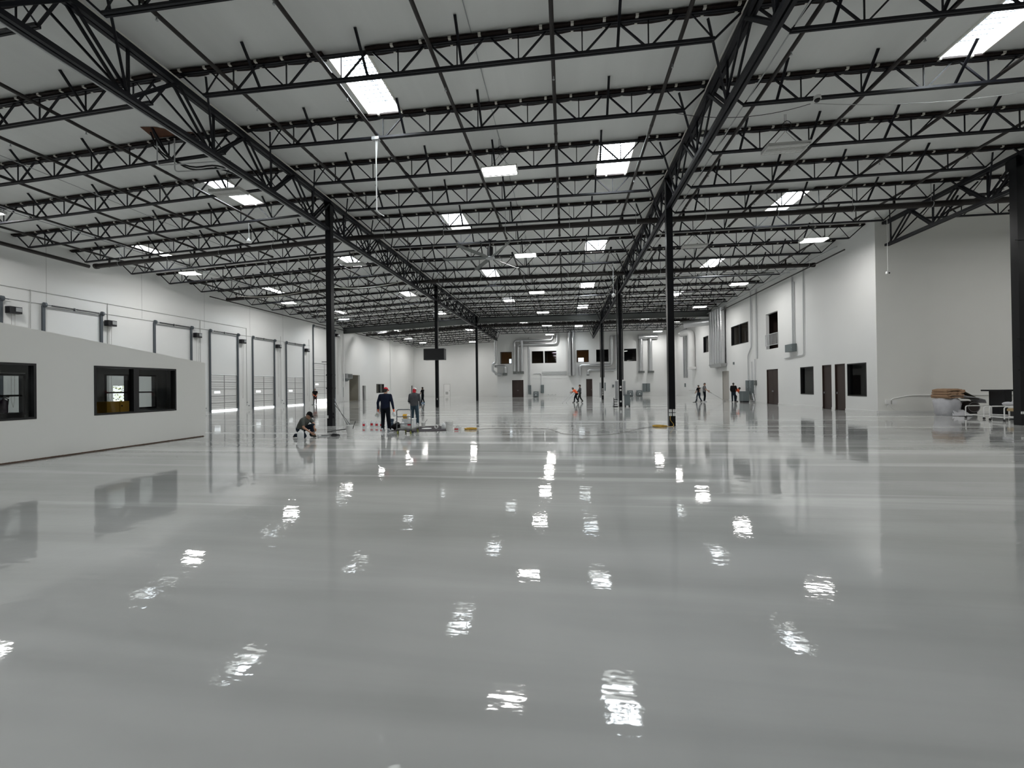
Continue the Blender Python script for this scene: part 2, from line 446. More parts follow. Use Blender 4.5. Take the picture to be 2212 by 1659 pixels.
for x, nm in ((COLX[0], 'left'), (COLX[1], 'right')):
    for i in range(4):
        girder(x, YS[i], YS[i+1]-.02, 'black steel truss girder, %s span from the front on the %s column line' % (ORD[i], nm))
girder(16.95, 1.0, 17.65, 'black steel truss girder in front of the rightmost column'); girder(16.95, 17.67, YB-.05, 'black steel truss girder from the rightmost column to the end wall')
# conduits clipped under the girders
def pipe(name, pts, r, m, label, cat, parent=None, k=8, group=None):
    mb = MB().tube(pts, r, k); o = mb.build(name, m, parent, smooth=True)
    if parent is None: tag(o, label, cat, group)
    return o
for i, (dx, dz) in enumerate(((-.16, .07), (-.24, 0.03), (-.155, -.05))):
    pipe('conduit', [(COLX[0]+dx, y, 8.93+dz+.01*math.sin(y*1.3+i)) for y in [1+1.6*j for j in range(30)]], .022, M_PC, ['upper', 'outer', 'lower'][i]+' of three thin conduits along the left girder', 'conduit', group='girder conduits')
pipe('conduit', [(COLX[0]+.13, y, 10.30) for y in (1, 20, 40, 60)], .02, M_CLIP, 'pale conduit along the top of the left girder', 'conduit')
pipe('conduit', [(COLX[1]-.14, y, 10.26) for y in (1, 20, 40, 60)], .02, M_CLIP, 'pale conduit along the top of the right girder', 'conduit')
pipe('conduit', [(COLX[1]+.15, y, 8.97) for y in (1, 20, 40, 60)], .02, M_CLIP, 'pale conduit along the bottom of the right girder', 'conduit')
pipe('conduit', [(COLX[1]+1.0, y, 9.85) for y in (1, 20, 40)], .018, M_GALV, 'thin grey conduit beside the right girder', 'conduit')
pipe('conduit', [(-2.2, y, 10.48) for y in (1, 14, 24, 33)], .012, M_GALV, 'thin grey conduit on the deck above the middle lamps', 'conduit')
pipe('conduit', [(-18.9, y, 9.75) for y in (4, 14, 24, 40)], .015, M_GALV, 'thin grey conduit across the left bay', 'conduit')
pipe('conduit', [(-23.0, y, 9.30) for y in (4, 14, 24, 46)], .02, M_GALV, 'thin grey conduit pair member nearer the dock doors', 'conduit')
pipe('conduit', [(-22.8, y, 9.32) for y in (4, 14, 24, 46)], .02, M_GALV, 'thin grey conduit pair member nearer the girder', 'conduit')

# big grey cross beam
for a, b, nm in ((XW, COLX[0], 'left'), (COLX[0], COLX[1], 'middle'), (COLX[1], XR, 'right')):
    t = thing('cross_beam', 'deep grey steel cross beam, %s span at the third columns' % nm, 'beam', ((a+b)/2, 49.27, 0), 0, 'deep grey cross beams'); xm = (a+b)/2
    P = lambda x, y, z: (x-xm, y, z+roofz(x)-10.53)
    a += .02; b -= .02
    def slab(y0, y1, z0, z1):
        m = MB(); m.loft([[P(x, y0, z0), P(x, y1, z0), P(x, y1, z1), P(x, y0, z1)] for x in (a, b)]); return m
    slab(-.02, .02, 9.42, 10.08).build('web_plate', M_STEELG, t)
    slab(-.16, .16, 9.36, 9.42).build('flange', M_STEELG, t); slab(-.16, .16, 10.08, 10.14).build('flange', M_STEELG, t)

# ------------------------------------------------------------------ sprinkler pipes
BR = {'left': [-25.6, -23.0, -20.2, -17.4, -14.6], 'mid': [-8.8, -6.0, -3.15, -0.2, 2.83], 'right': [5.65, 8.6, 11.7, 14.6]}
bx = BR['left']+BR['mid']+BR['right']
segs = [(1.0, 22.9, 20.05), (25.4, 40.5, 29.2), (43.0, 63.5, 52.0)]
for si, (a, b, ym) in enumerate(segs):
    X0, X1 = (-26.0, XE-.5) if si == 0 else (-26.0, XR-.4)
    zm = 9.42
    pt = lambda x: (x, ym, zm+(roofz(x)-10.53))
    t = thing('sprinkler_main', 'thick dark sprinkler main running across the hall, %s from the front' % ORD[si], 'pipe', (0, ym, 0), 0, 'sprinkler mains')
    m = MB().tube([(x, 0, zm+roofz(x)-10.53) for x in (X0, -18, RIDGE, 0, 10, X1)], .125, 12); m.build('pipe', M_PIPE, t, smooth=True)
    m = MB()
    for x in (X0, X1): m.tube([(x-.08, 0, zm+roofz(x)-10.53), (x+.08, 0, zm+roofz(x)-10.53)], .15, 12)
    m.build('end_cap', M_PIPE, t)
    m = MB(); x = X0+1.5
    while x < X1:
        z = zm+roofz(x)-10.53; m.tube([(x, .14*math.cos(q), z+.14*math.sin(q)) for q in [2*PI*j/10 for j in range(11)]], .012, 5); m.bar((x, 0, z+.12), (x, 0, z+.9), .015); x += 3.1
    m.build('hanger', M_GALV, t)
    xs = bx+([18.5, 21.4, 24.3, 27.2] if si == 0 else [])
    for n, x in enumerate(xs):
        z = roofz(x)-.55
        lab = 'dark sprinkler branch pipe, %s from the left in the %s set' % (ORD[n], ['front', 'second', 'rear'][si])
        p = thing('sprinkler_pipe', lab, 'pipe', (x, (a+b)/2, 0), 0, 'sprinkler branch pipes'); y0, y1 = a-(a+b)/2, b-(a+b)/2
        MB().tube([(0, y0, z), (0, y1, z)], .052, 10).build('pipe', M_PIPE, p, smooth=True)
        yy = y0+6.3
        for q in (y0, y1-.12): MB().tube([(0, q, z), (0, q+.12, z)], .065, 10).build('end_cap', M_PIPE, p)
        while yy < y1-1: MB().tube([(0, yy-.05, z), (0, yy+.05, z)], .058, 8).build('coupling', M_PIPE, p); yy += 6.3
        r_ = MB().tube([(0, ym-(a+b)/2+.35, z), (0, ym-(a+b)/2+.35, z-.52)], .05, 8); r_.tube([(0, ym-(a+b)/2+.35, z-.52), (0, ym-(a+b)/2, z-.58)], .05, 8); r_.build('riser', M_PIPE, p)
        yy = y0+1.0
        while yy < y1: MB().tube([(0, yy, z-.03), (0, yy, z-.13)], .014, 6).tube([(0, yy, z-.13), (0, yy, z-.14)], .03, 8).build('sprinkler_head', M_GALV, p); yy += 3.0
pipe('sprinkler_pipe', [(-26.5, 4, 8.85), (-26.5, 14, 8.85), (-26.5, 20.05, 8.75)], .10, M_PIPE, 'thick dark pipe along the upper left wall meeting the main', 'pipe', k=12)
pipe('sprinkler_pipe', [(XR-.5, 26, 9.3), (XR-.5, 48, 9.2)], .045, M_PIPE, 'dark pipe high along the right wall', 'pipe')
pipe('sprinkler_pipe', [(XR-.9, 26, 9.5), (XR-.9, 48, 9.4)], .035, M_GALV, 'grey conduit high along the right wall', 'pipe')
pipe('sprinkler_pipe', [(XW+.4, 29, 9.0), (XW+.4, 60, 8.95)], .045, M_PIPE, 'dark pipe high along the dock wall', 'pipe')

# ------------------------------------------------------------------ high-bay lamps
def lamp(x, y, lit, label):
    t = thing('high_bay_lamp', label, 'ceiling lamp', (x, y, 9.3), 0, 'lit high-bay lamps' if lit else 'unlit high-bay lamps')
    m = MB(); m.box(-.62, .62, -.25, .25, .05, .09); m.box(-.64, -.60, -.26, .26, -.02, .10); m.box(.60, .64, -.26, .26, -.02, .10); m.box(-.62, .62, -.03, .03, .0, .05)
    m.build('housing', M_LOUV, t)
    for s in (-1, 1):
        m = MB(); m.box(-.59, .59, s*.14-.085, s*.14+.085, .0, .045); m.build('tube', M_LAMP if lit else M_LOUV, t)
    m = MB()
    for i in range(8): m.bar((-.56+i*.16, -.25, -.03), (-.56+i*.16, .25, -.03), .008)
    for s in (-.24, -.03, .03, .24): m.bar((-.6, s, -.03), (.6, s, -.03), .008)
    m.build('wire_guard', M_LOUV, t)
    m = MB()
    for s in (-.45, .45): m.tube([(s, 0, .08), (0.05*s, 0, .55), (0.05*s, 0, roofz(x)-9.35)], .006, 5)
    m.tube([(.05+.13*math.cos(q), .0, .75+.16*math.sin(q)) for q in [2*PI*j/12 for j in range(13)]], .012, 5)
    m.build('hanging_cable', M_BLACK, t)
    if lit:
        ld = bpy.data.lights.new('lamp_light', 'AREA'); ld.shape = 'RECTANGLE'; ld.size = 1.15; ld.size_y = .42; ld.energy = LAMP_W; ld.color = (1, .985, .96)
        lo = bpy.data.objects.new('lamp_light', ld); C.objects.link(lo); lo.parent = t; lo.location = (0, 0, -.045)
LY = [5.0, 14.45, 24.05, 33.75, 43.1, 52.4, 61.9]  # the first position is out of view, added to brighten near floor and office
for nm, x, lit in (('nearest the dock doors', -24.1, 1), ('left of the left girder', -12.8, 0), ('of the middle bay', -2.2, 1), ('right of the right girder', 7.2, 0), ('nearest the right wall', 13.3, 1)):
    n = 0
    for y in LY:
        if not lit and (y < 10 or y > 50): continue
        if x > 13 and 10 < y < 20: continue
        if x > -20 and x < -10 and y < 10: continue
        if y > 10: n += 1; lab = '%s rectangular high-bay lamp, %s from the front in the row %s' % ('glowing' if lit else 'unlit', ORD[n-1], nm)
        else: lab = 'glowing high-bay lamp added unseen beside the viewer, row %s' % nm
        lamp(x, y, lit, lab)
for x, y, w in ((-24.1, 68.5, 'in the left rear recess'), (-15.5, 69.0, 'by the rear recess wall'), (23.0, 17.5, 'to the right of the rightmost column'), (24.5, 8.0, 'added unseen beyond the right picture edge'), (20.0, -4.0, 'added unseen behind the viewer at right')):  # last two are unseen lamps, added for more light at right
    lamp(x, y, 1, 'glowing rectangular high-bay lamp %s' % w)

# ------------------------------------------------------------------ ceiling fan
t = thing('ceiling_fan', 'huge five-bladed black industrial ceiling fan in the middle bay', 'ceiling fan', (-4.05, 22.69, 8.85))
MB().tube([(0, 0, .18), (0, 0, .95)], .05, 8).build('rod', M_BLACK, t)
MB().lathe([(.02, .62), (.17, .6), (.17, .1), (.12, .08), (.12, .02)], k=16).build('motor', M_BLACK, t, smooth=True)
MB().lathe([(.02, -.06), (.24, -.04), (.26, .0), (.24, .05), (.02, .06)], k=16).build('hub', M_GALV, t, smooth=True)
MB().box(-.35, .35, -.05, .05, .90, .97).box(-.05, .05, -.2, .2, .93, 1.0).build('mount', M_STEEL, t)
for i in range(6):
    a = 2*PI*i/6+.02; d = Vector((math.cos(a), math.sin(a), 0)); n = Vector((-d.y, d.x, 0)); rings = []
    for r, w, z in ((.22, .07, 0), (.6, .11, 0), (1.5, .11, 0), (2.45, .10, .01), (2.62, .08, .05), (2.72, .04, .10)):
        c = d*r+Vector((0, 0, z)); tilt = Vector((0, 0, .28*w))
        rings.append([c-n*w-tilt-Vector((0, 0, .008)), c+n*w+tilt-Vector((0, 0, .008)), c+n*w+tilt+Vector((0, 0, .012)), c-n*w-tilt+Vector((0, 0, .012))])
    MB().loft(rings).build('blade', M_STEELG, t)

# ------------------------------------------------------------------ columns
def column(x, y, ztop, label, w=.25):
    t = thing('steel_column', label, 'column', (x, y, 0), 0, 'black steel columns'); h = w/2
    MB().box(-h, h, -h, h, 0, ztop).build('shaft', M_COL, t)
    m = MB(); m.box(-h-.06, h+.06, -h-.06, h+.06, ztop, ztop+.03); m.box(-.02, .02, -h-.25, h+.25, ztop-.35, ztop+.02)
    m.build('cap_plate', M_COL, t)
    return t, h
tops = {}
cols = {}
for nm, x in (('left', COLX[0]), ('right', COLX[1])):
    for i, y in enumerate(COLY): cols[nm, i] = column(x, y, roofz(x)-.43, 'black square steel column, %s from the front on the %s line' % (ORD[i], nm))[0]
rr, h = column(16.95, 17.85, roofz(17)-.43, 'black square steel column at the far right beside the cardboard heap', .27)
m = MB()
for z in (2.05, 2.55, 3.2, 6.9):
    m.box(-.25, .25, -.165, -.136, z, z+.035)
m.build('bracket', M_COL, rr)
def plate(parent, x, y, z, w=.09, h=.11, face='y', name='outlet'):
    m = MB(); m.box(-w/2, w/2, -.012, 0, -h/2, h/2) if face == 'y' else m.box(-.012, .012, -w/2, w/2, -h/2, h/2)
    o = m.build(name, M_WHITE, parent); o.location = (x, y, z)
    d = MB(); d.box(-.02, .02, -.016, -.011, .012, .035); d.box(-.02, .02, -.016, -.011, -.035, -.012)
    if face == 'y': d.build('socket', mat('outlet_grey', (.35, .35, .35), .5), o)
    return o
for dx in (-.075, .075):
    for z in (.47, .62): plate(cols['right', 0], dx, -.126, z, .11, .12)
m = MB(); m.box(.126, .17, -.05, .05, .36, .46); m.box(.126, .17, -.05, .05, .50, .60); m.build('junction_box', M_BLACK, cols['left', 0])
plate(cols['left', 0], -.09, -.126, .42, .06, .12)
m = MB(); m.box(-.16, .16, -.135, .135, 1.7, 1.74); m.box(-.16, .16, -.135, .135, 2.3, 2.34); m.box(-.35, .13, -.14, -.126, 2.9, 2.93); m.build('bracket', M_COL, cols['left', 0])
for dx in (-.1, .1): plate(rr, dx, -.136, .47, .1, .09)
plate(cols['left', 1], 0.03, -.126, .72, .06, .12)
# boxes and cabinets at the second and third right columns
def panelbox(name, x, y, z, w, d, h, label, cat='electrical panel', m=None, group=None, doors=1, face=-1):
    t = thing(name, label, cat, (x, y, z), 0, group); m = m or M_PANEL
    MB().box(-w/2, w/2, -d/2, d/2, 0, h).build('cabinet', m, t)
    for i in range(doors):
        a = -w/2+.03+i*(w-.03)/doors; b = a+(w-.03)/doors-.03
        dr = MB().box(a, b, face*(d/2+.012), face*d/2, .03, h-.03).build('door', m, t)
        MB().box(b-.05, b-.03, face*(d/2+.025), face*(d/2+.012), h*.45, h*.55).build('latch', M_GALV, dr)
    return t
panelbox('electrical_panel', 4.00, 33.4, .45, .22, .22, 1.55, 'tall light grey electrical cabinet left of the second right column', m=M_GALV)
panelbox('electrical_panel', 4.58, 33.4, .85, .18, .22, 1.15, 'light grey electrical panel right of the second right column', m=M_GALV)
panelbox('electrical_panel', 4.05, 49.2, .25, .18, .22, 1.75, 'tall grey electrical cabinet left of the third right column', m=M_GALV)
panelbox('electrical_panel', 4.58, 49.2, 1.04, .14, .22, .95, 'narrow grey electrical panel right of the third right column')
t = thing('transformer_cabinet', 'dark grey floor cabinet standing right of the second right column', 'cabinet', (4.74, 33.0, 0))
MB().box(-.19, .19, -.25, .25, .10, .92).build('body', M_PANEL, t); MB().box(-.21, .21, -.27, .27, .92, .95).build('lid', M_PANEL, t)
for sx in (-1, 1): MB().box(sx*.15-.03, sx*.15+.03, -.24, .24, 0, .10).build('foot', M_BLACK, t)
t = thing('pipe_manifold', 'black valve manifold at the foot of the second right column', 'machine', (3.86, 33.0, 0))
MB().box(-.20, .16, -.15, .15, 0, .06).build('base', M_BLACK, t)
for z in (.2, .38, .56): MB().tube([(-.17, -.1, z), (.13, -.1, z)], .03, 8).build('pipe', M_BLACK, t)
MB().bar((-.14, -.1, .05), (-.14, -.1, .7), .05).build('post', M_STEEL, t)
for dx in (-.2, .2):
    pipe('conduit', [(COLX[1]+dx, COLY[1]-.02, 2.1), (COLX[1]+dx, COLY[1]-.02, 8.8)], .05, M_BLACK, 'black riser conduit on the %s face of the second right column' % ('left' if dx < 0 else 'right'), 'conduit')
    pipe('conduit', [(COLX[1]+dx, COLY[2]-.02, 2.6), (COLX[1]+dx, COLY[2]-.02, 8.8)], .04, M_BLACK, 'black riser conduit on the %s face of the third right column' % ('left' if dx < 0 else 'right'), 'conduit')
for z in (.58, .8, 1.02, 1.24):
    plate(cols['right', 2], 0, -.126, z, .11, .12)
for z in (.4, 1.3, 1.55): plate(cols['right', 1], 0, -.126, z, .13, .13)
t = thing('air_handler', 'black box air handler mounted high on the second left column', 'air unit', (-10.62, 33.0, 3.94))
MB().box(-.86, .86, -.3, .32, 0, .92).build('casing', M_BLACK, t)
m = MB(); [m.box(.862, .872, -.25, .27, .12+i*.09, .15+i*.09) for i in range(8)]; m.build('grille', M_STEELG, t)

# ------------------------------------------------------------------ walls
LW_DOCKS = [(14.36, 17.16), (18.86, 21.66), (24.92, 27.72), (29.36, 32.16), (33.86, 36.66), (38.36, 41.16)]
holes = [(a+.03, b-.03, 0.0, 2.95) for a, b in LW_DOCKS]+[(42.9, 47.15, 0.0, 4.55), (22.3, 23.2, 0, 2.05), (50.6, 53.4, 0, 3.47), (54.12, 55.1, 0, 2.05), (58.35, 60.95, .96, 2.3), (72.45, 73.4, 0, 2.05)]
struct('wall_left', wall_mb('x', XW, -.25, YBACK, YR, 0, 9.83, holes), M_WALL, 'long white dock wall on the left')
fh = [(-10.09, -8.27, 5.24, 7.12), (-5.13, -3.32, 5.24, 7.12), (-3.14, -1.33, 5.24, 7.12), (1.78, 3.62, 5.26, 7.14), (4.75, 6.6, 5.26, 7.15), (8.9, 10.71, 5.28, 7.16), (-8.28, -6.49, 0, 2.66), (3.18, 4.1, 0, 2.67)]
struct('wall_far', wall_mb('y', YF, .25, -10.65, XR+.3, 0, 10.7, fh), M_WALL, 'white two-storey far wall')
struct('wall_return', wall_mb('x', -10.65, .25, YF+.01, YR, 0, 10.55, []), M_WALL, 'white side of the far office block')
struct('wall_recess', wall_mb('y', YR, .25, XW-.2, -10.4, 0, 10.7, []), M_WALL, 'white rear wall of the deep left recess')
rh = [(56.4, 57.2, 5.4, 7.3), (50.45, 52.2, 5.4, 7.3), (48.0, 49.54, 5.4, 7.3), (39.93, 43.8, 5.44, 7.32), (34.68, 36.6, 4.45, 7.34), (44.55, 46.3, 0, 3.0), (34.78, 36.58, 0, 2.8), (30.1, 31.66, .88, 2.78), (28.22, 29.14, 0, 2.8), (26.95, 27.87, 0, 2.8), (25.18, 26.75, .88, 2.77)]
struct('wall_right', wall_mb('x', XR, .25, YB+.0, YF, 0, 10.55, rh), M_WALL, 'white two-storey right wall')
struct('wall_end', wall_mb('y', YB-.012, .25, XR+.0005, XE, 0, 10.6, []), M_OFFICE, 'pale wall facing the viewer at right')
struct('wall_east', wall_mb('x', XE, .25, YBACK, YB+.2, 0, 10.6, []), M_OFFICE, 'pale wall beyond the right edge')
struct('wall_back', wall_mb('y', YBACK, -.25, XW-.2, XE+.2, 0, 10.7, []), M_WALL, 'white wall behind the viewer')
# skirting
def base(name, a, b, label):
    m = MB(); (x0, y0), (x1, y1) = a, b
    m.box(min(x0, x1), max(x0, x1), min(y0, y1), max(y0, y1), .0, .13); struct(name, m, M_WALL, label)
for i, (a, b) in enumerate(((YB+.0, 26.95), (27.87, 28.22), (29.14, 34.78), (36.58, 44.55), (46.3, YF))):
    base('baseboard_right' if i == 0 else 'baseboard_right_%d' % (i+1), (XR-.03, a+.01), (XR-.002, b-.01), 'white skirting along the right wall')
base('baseboard_end', (XR, YB-.045), (XE, YB-.013), 'white skirting along the end wall')
for i, (a, b) in enumerate(((-10.6, -8.28), (-6.49, 3.18), (4.1, XR-.05))): base('baseboard_far_%d' % (i+1), (a, YF-.03), (b, YF-.002), 'white skirting along the far wall')
# pilasters / tilt-up panel joints and thin surface lines on the dock wall
struct('trim_1', MB().box(XW, XW+.25, 48.2, 48.65, 0, 9.6), M_WALL, 'white pier right of the tall dock door')
struct('trim_2', MB().box(XW, XW+.12, 63.2, 63.5, 0, 9.6), M_WALL, 'white pier in the far part of the dock wall')
M_LINE = mat('faint_conduit_line', (.45, .45, .44), .6)
def wline(pts, label, r=.014, m=None): pipe('wall_conduit', pts, r, m or M_LINE, label, 'conduit', k=5)
wline([(XW+.03, 12, 6.44), (XW+.03, 42.3, 6.44)], 'long thin conduit line above the dock door shafts')
wline([(XW+.03, 12, 7.05), (XW+.03, 33.1, 7.1)], 'upper thin conduit line on the dock wall')
for i, y in enumerate((18.3, 22.0, 28.5, 33.14, 37.55, 42.1)): wline([(XW+.03, y, .3), (XW+.03, y, 7.1 if i != 4 else 6.9)], 'thin vertical conduit on the dock wall, %s from the front' % ORD[i], .018)
MB_J = mat('panel_joint', (.5, .5, .49), .8)
for i, y in enumerate((19.0, 24.1, 28.9, 33.6, 37.95)):
    o = MB().box(XW, XW+.004, y-.012, y+.012, 6.5, 9.7).build('trim_%d' % (i+3), MB_J); o['kind'] = 'structure'; o['label'] = 'vertical joint between wall panels'; o['category'] = 'trim'

# ------------------------------------------------------------------ dock doors
M_RED = mat('red_glove_rubber', (.75, .05, .03), .45)
def dock_door(y0, w, ztop, nsec, hsec, gap, label, spr=True):
    t = thing('dock_door', label, 'dock door', (XW, y0+w/2, 0), 0, 'sectional dock doors'); h = w/2
    for s in (-1, 1):
        m = MB(); m.box(.0, .10, s*h-.03, s*h+.03, 0, ztop-.05); m.box(.06, .13, s*h-.10, s*h-.04, 0, ztop-.05); m.box(.02, .04, s*h-.1, s*h+.03, 0, ztop-.05)
        m.build('track', M_TRACK, t)
        MB().tube([(.12, s*h-.06, ztop), (.12, s*h+.03, ztop)], .13, 14).build('cable_drum', M_TRACK, t)
    MB().tube([(.12, -h, ztop), (.12, h+.25, ztop)], .018, 6).build('shaft', M_TRACK, t)
    if spr:
        for a, b in ((-h+.30, -.05), (.05, h-.22)): MB().tube([(.12, a, ztop), (.12, b, ztop)], .042, 10).build('spring', M_BLACK, t)
        MB().bar((.05, 0, ztop-.08), (.05, 0, ztop+.08), .06).build('spring_bracket', M_TRACK, t)
        MB().box(.02, .05, -h, h, ztop-.16, ztop-.12).build('header_bar', M_GALV, t)
        op = MB(); op.box(.04, .34, h+.14, h+.62, ztop-.70, ztop-.36).build('opener', M_BLACK, t); MB().box(.345, .36, h+.36, h+.60, ztop-.60, ztop-.40).build('opener_cover', M_GALV, t)
        m = MB(); 
        for q in (.28, .42): m.tube([(.2, h+q, ztop-.7), (.2, h+q*.9, 1.3), (.2, h+.33, .95)], .007, 5)
        m.build('pull_chain', mat('chain_brown', (.33, .29, .27), .6), t)
    ht = nsec*hsec
    p = MB(); wz = gap+2.5*hsec
    win = (-h+.42, -h+1.0, wz-.09, wz+.09)
    for i in range(nsec):
        z0 = gap+i*hsec; z1 = z0+hsec-.0005; hh = [win] if z0 < wz < z1 else []
        m = MB(); holed(m, -h+.05, h-.05, z0, z1, hh, lambda u, v: (-.02, u, v)); holed(m, -h+.05, h-.05, z0, z1, hh, lambda u, v: (-.06, u, v))
        for u0, u1, v0, v1 in [(-h+.05, h-.05, z0, z1)]+hh:
            m.quad((-.02, u0, v0), (-.02, u1, v0), (-.06, u1, v0), (-.06, u0, v0)); m.quad((-.02, u0, v1), (-.02, u1, v1), (-.06, u1, v1), (-.06, u0, v1))
            m.quad((-.02, u0, v0), (-.02, u0, v1), (-.06, u0, v1), (-.06, u0, v0)); m.quad((-.02, u1, v0), (-.02, u1, v1), (-.06, u1, v1), (-.06, u1, v0))
        sec = m.build('door_section', M_DOORP, t)
        r = MB()
        r.box(-.02, .0, -h+.06, h-.06, z1-.035, z1+.005)
        if not hh:
            for q in (.36, .64): r.box(-.02, -.010, -h+.1, h-.1, z0+hsec*q-.008, z0+hsec*q+.008)
        r.box(-.02, .004, -.03, .03, z0, z1)
        r.box(-.02, .004, h-.16, h-.10, z0, z1); r.box(-.02, .004, -h+.08, -h+.13, z0, z1)
        for s in (-1, 1): r.tube([(.03, s*(h-.10), z1), (.03, s*(h-.04), z1)], .035, 8)
        r.build('hinge_rail', mat('grey_hinge_rail', (.33, .33, .33), .5), sec)
    MB().quad((-.04, win[0], win[2]), (-.04, win[1], win[2]), (-.04, win[1], win[3]), (-.04, win[0], win[3])).build('window_pane', M_GLASS, t)
    return t
dn = ['mostly hidden at the left edge', 'first fully shown above the slanted office wall', 'half hidden behind the slanted office wall', 'just right of the slanted office wall', 'middle of the three fully shown', 'nearest the tall dock door']
for (a, b), n in zip(LW_DOCKS, dn): dock_door(a, b-a, 6.40, 5, .565, .11, 'white sectional dock door with dark tracks, '+n)
dock_door(42.88, 4.3, 8.74, 6, .68, .0+.50, 'tall white sectional dock door partly raised behind the left column')
for i, y in enumerate((18.2, 28.95, 33.4, 37.95)):
    m = MB(); m.box(XW+.01, XW+.08, y-.08, y+.02, .25, .33); m.box(XW+.01, XW+.08, y-.28, y-.2, .55, .63)
    tag(m.build('wall_outlet', M_GALV), 'small grey outlet pair low on the dock wall, %s from the front' % ORD[i], 'outlet', 'dock wall outlets')
# openings in the far part of the dock wall: rooms behind them
def room(name, x0, x1, y0, y1, z0, z1, m, label, openside, ext=None):
    """shallow lined room behind an opening; openside names the missing face; ext = hole in the opposite face"""
    r = MB()
    F = {'x0': [(x0,y0,z0),(x0,y1,z0),(x0,y1,z1),(x0,y0,z1)], 'x1': [(x1,y0,z0),(x1,y1,z0),(x1,y1,z1),(x1,y0,z1)], 'y0': [(x0,y0,z0),(x1,y0,z0),(x1,y0,z1),(x0,y0,z1)], 'y1': [(x0,y1,z0),(x1,y1,z0),(x1,y1,z1),(x0,y1,z1)]}
    opp = {'x0': 'x1', 'x1': 'x0', 'y0': 'y1', 'y1': 'y0'}[openside]
    for k, q in F.items():
        if k == openside: continue
        if k == opp and ext:
            if k[0] == 'y': holed(r, x0, x1, z0, z1, [ext], lambda u, v: (u, y1 if k == 'y1' else y0, v))
            else: holed(r, y0, y1, z0, z1, [ext], lambda u, v: (x1 if k == 'x1' else x0, u, v))
            continue
        r.quad(*q)
    r.quad((x0,y0,z0),(x1,y0,z0),(x1,y1,z0),(x0,y1,z0)); r.quad((x0,y0,z1),(x1,y0,z1),(x1,y1,z1),(x0,y1,z1))
    return struct(name, r, m, label)
M_BEIGE = mat('beige_corridor_wall', (.42, .40, .34), .7)
room('wall_corridor', XW-4, XW-.26, 50.4, 53.6, 0, 3.6, M_BEIGE, 'beige corridor beyond the opening', 'x1')
o = MB().box(XW-2.6, XW-2.4, 50.5, 53.5, .0, 1.15).build('loading_ramp', M_DARKROOM); tag(o, 'dark raised dock plate inside the corridor opening', 'dock plate')
room('wall_corridor_2', XW-2, XW-.26, 54.0, 55.3, 0, 2.2, mat('pale_room_wall', (.5, .5, .5), .7), 'pale room beyond the narrow doorway', 'x1')
room('wall_corridor_3', XW-2, XW-.26, 58.2, 61.1, .8, 2.5, M_BEIGE, 'pale room beyond the small window', 'x1')
room('wall_corridor_4', XW-2, XW-.26, 72.3, 73.6, 0, 2.2, M_DARKROOM, 'dark room beyond the last doorway', 'x1')

def win(n, axis, c, u0, u1, v0, v1, depth, label, mull=(), inner=M_BROWNROOM, sgn=1, gl=None, ext=None, fw_=.06, deep=3.0, roomkind=True):
    """window_<n>: frame, mullions, glass set back in the wall and the lit or dark room behind it"""
    P = (lambda u, d, v: (c+sgn*d, u, v)) if axis == 'x' else (lambda u, d, v: (u, c+sgn*d, v))
    t = bpy.data.objects.new('window_%d' % n, None); C.objects.link(t); t['kind'] = 'structure'; t['label'] = label; t['category'] = 'window'
    def bx(a, b, d0, d1, p, q):
        A = P(a, d0, p); B = P(b, d1, q); return [min(A[0], B[0]), max(A[0], B[0]), min(A[1], B[1]), max(A[1], B[1]), min(A[2], B[2]), max(A[2], B[2])]
    m = MB(); g = .004
    m.box(*bx(u0+g, u0+fw_, -.015, .26, v0+g, v1-g)); m.box(*bx(u1-fw_, u1-g, -.015, .26, v0+g, v1-g)); m.box(*bx(u0+fw_, u1-fw_, -.015, .26, v1-fw_, v1-g)); m.box(*bx(u0+fw_, u1-fw_, -.015, .26, v0+g, v0+fw_))
    m.build('frame', M_FRAME, t)
    for a, b in mull: MB().box(*bx(a, b, .0, .2, v0+fw_, v1-fw_)).build('mullion', M_FRAME, t)
    MB().quad(P(u0+fw_, depth, v0+fw_), P(u1-fw_, depth, v0+fw_), P(u1-fw_, depth, v1-fw_), P(u0+fw_, depth, v1-fw_)).build('pane', gl or M_GLASS, t)
    if roomkind:
        A = P(u0-.5, .27, v0-.9); B = P(u1+.5, deep, v1+.3)
        os_ = {('x', 1): 'x0', ('x', -1): 'x1', ('y', 1): 'y0', ('y', -1): 'y1'}[axis, sgn]
        room('wall_room_%d' % n, min(A[0], B[0]), max(A[0], B[0]), min(A[1], B[1]), max(A[1], B[1]), A[2], B[2], inner, 'room behind window %d' % n, os_, ext)
    return t
M_BLUEPANE = M_GLASS
win(1, 'y', YF, -10.09, -8.27, 5.24, 7.12, .12, 'small second-floor window with a warm wooden reveal, far wall left', inner=M_OAK, ext=(-9.1, -8.6, 5.0, 6.2), gl=M_DGLASS)
win(2, 'y', YF, -5.13, -3.32, 5.24, 7.12, .12, 'left of the paired brown second-floor windows, far wall', gl=M_DGLASS)
win(3, 'y', YF, -3.14, -1.33, 5.24, 7.12, .12, 'right of the paired brown second-floor windows, far wall', gl=M_DGLASS)
win(4, 'y', YF, 1.78, 3.62, 5.26, 7.14, .12, 'second-floor window showing a bright outside window, far wall', inner=M_OAK, ext=(2.1, 3.0, 5.25, 6.15), gl=M_DGLASS)
win(5, 'y', YF, 4.75, 6.6, 5.26, 7.15, .12, 'dark second-floor window behind the third right column', inner=M_DARKROOM, gl=M_DGLASS)
win(6, 'y', YF, 8.9, 10.71, 5.28, 7.16, .12, 'dark second-floor window left of the twin ducts', inner=M_DARKROOM, gl=M_DGLASS)
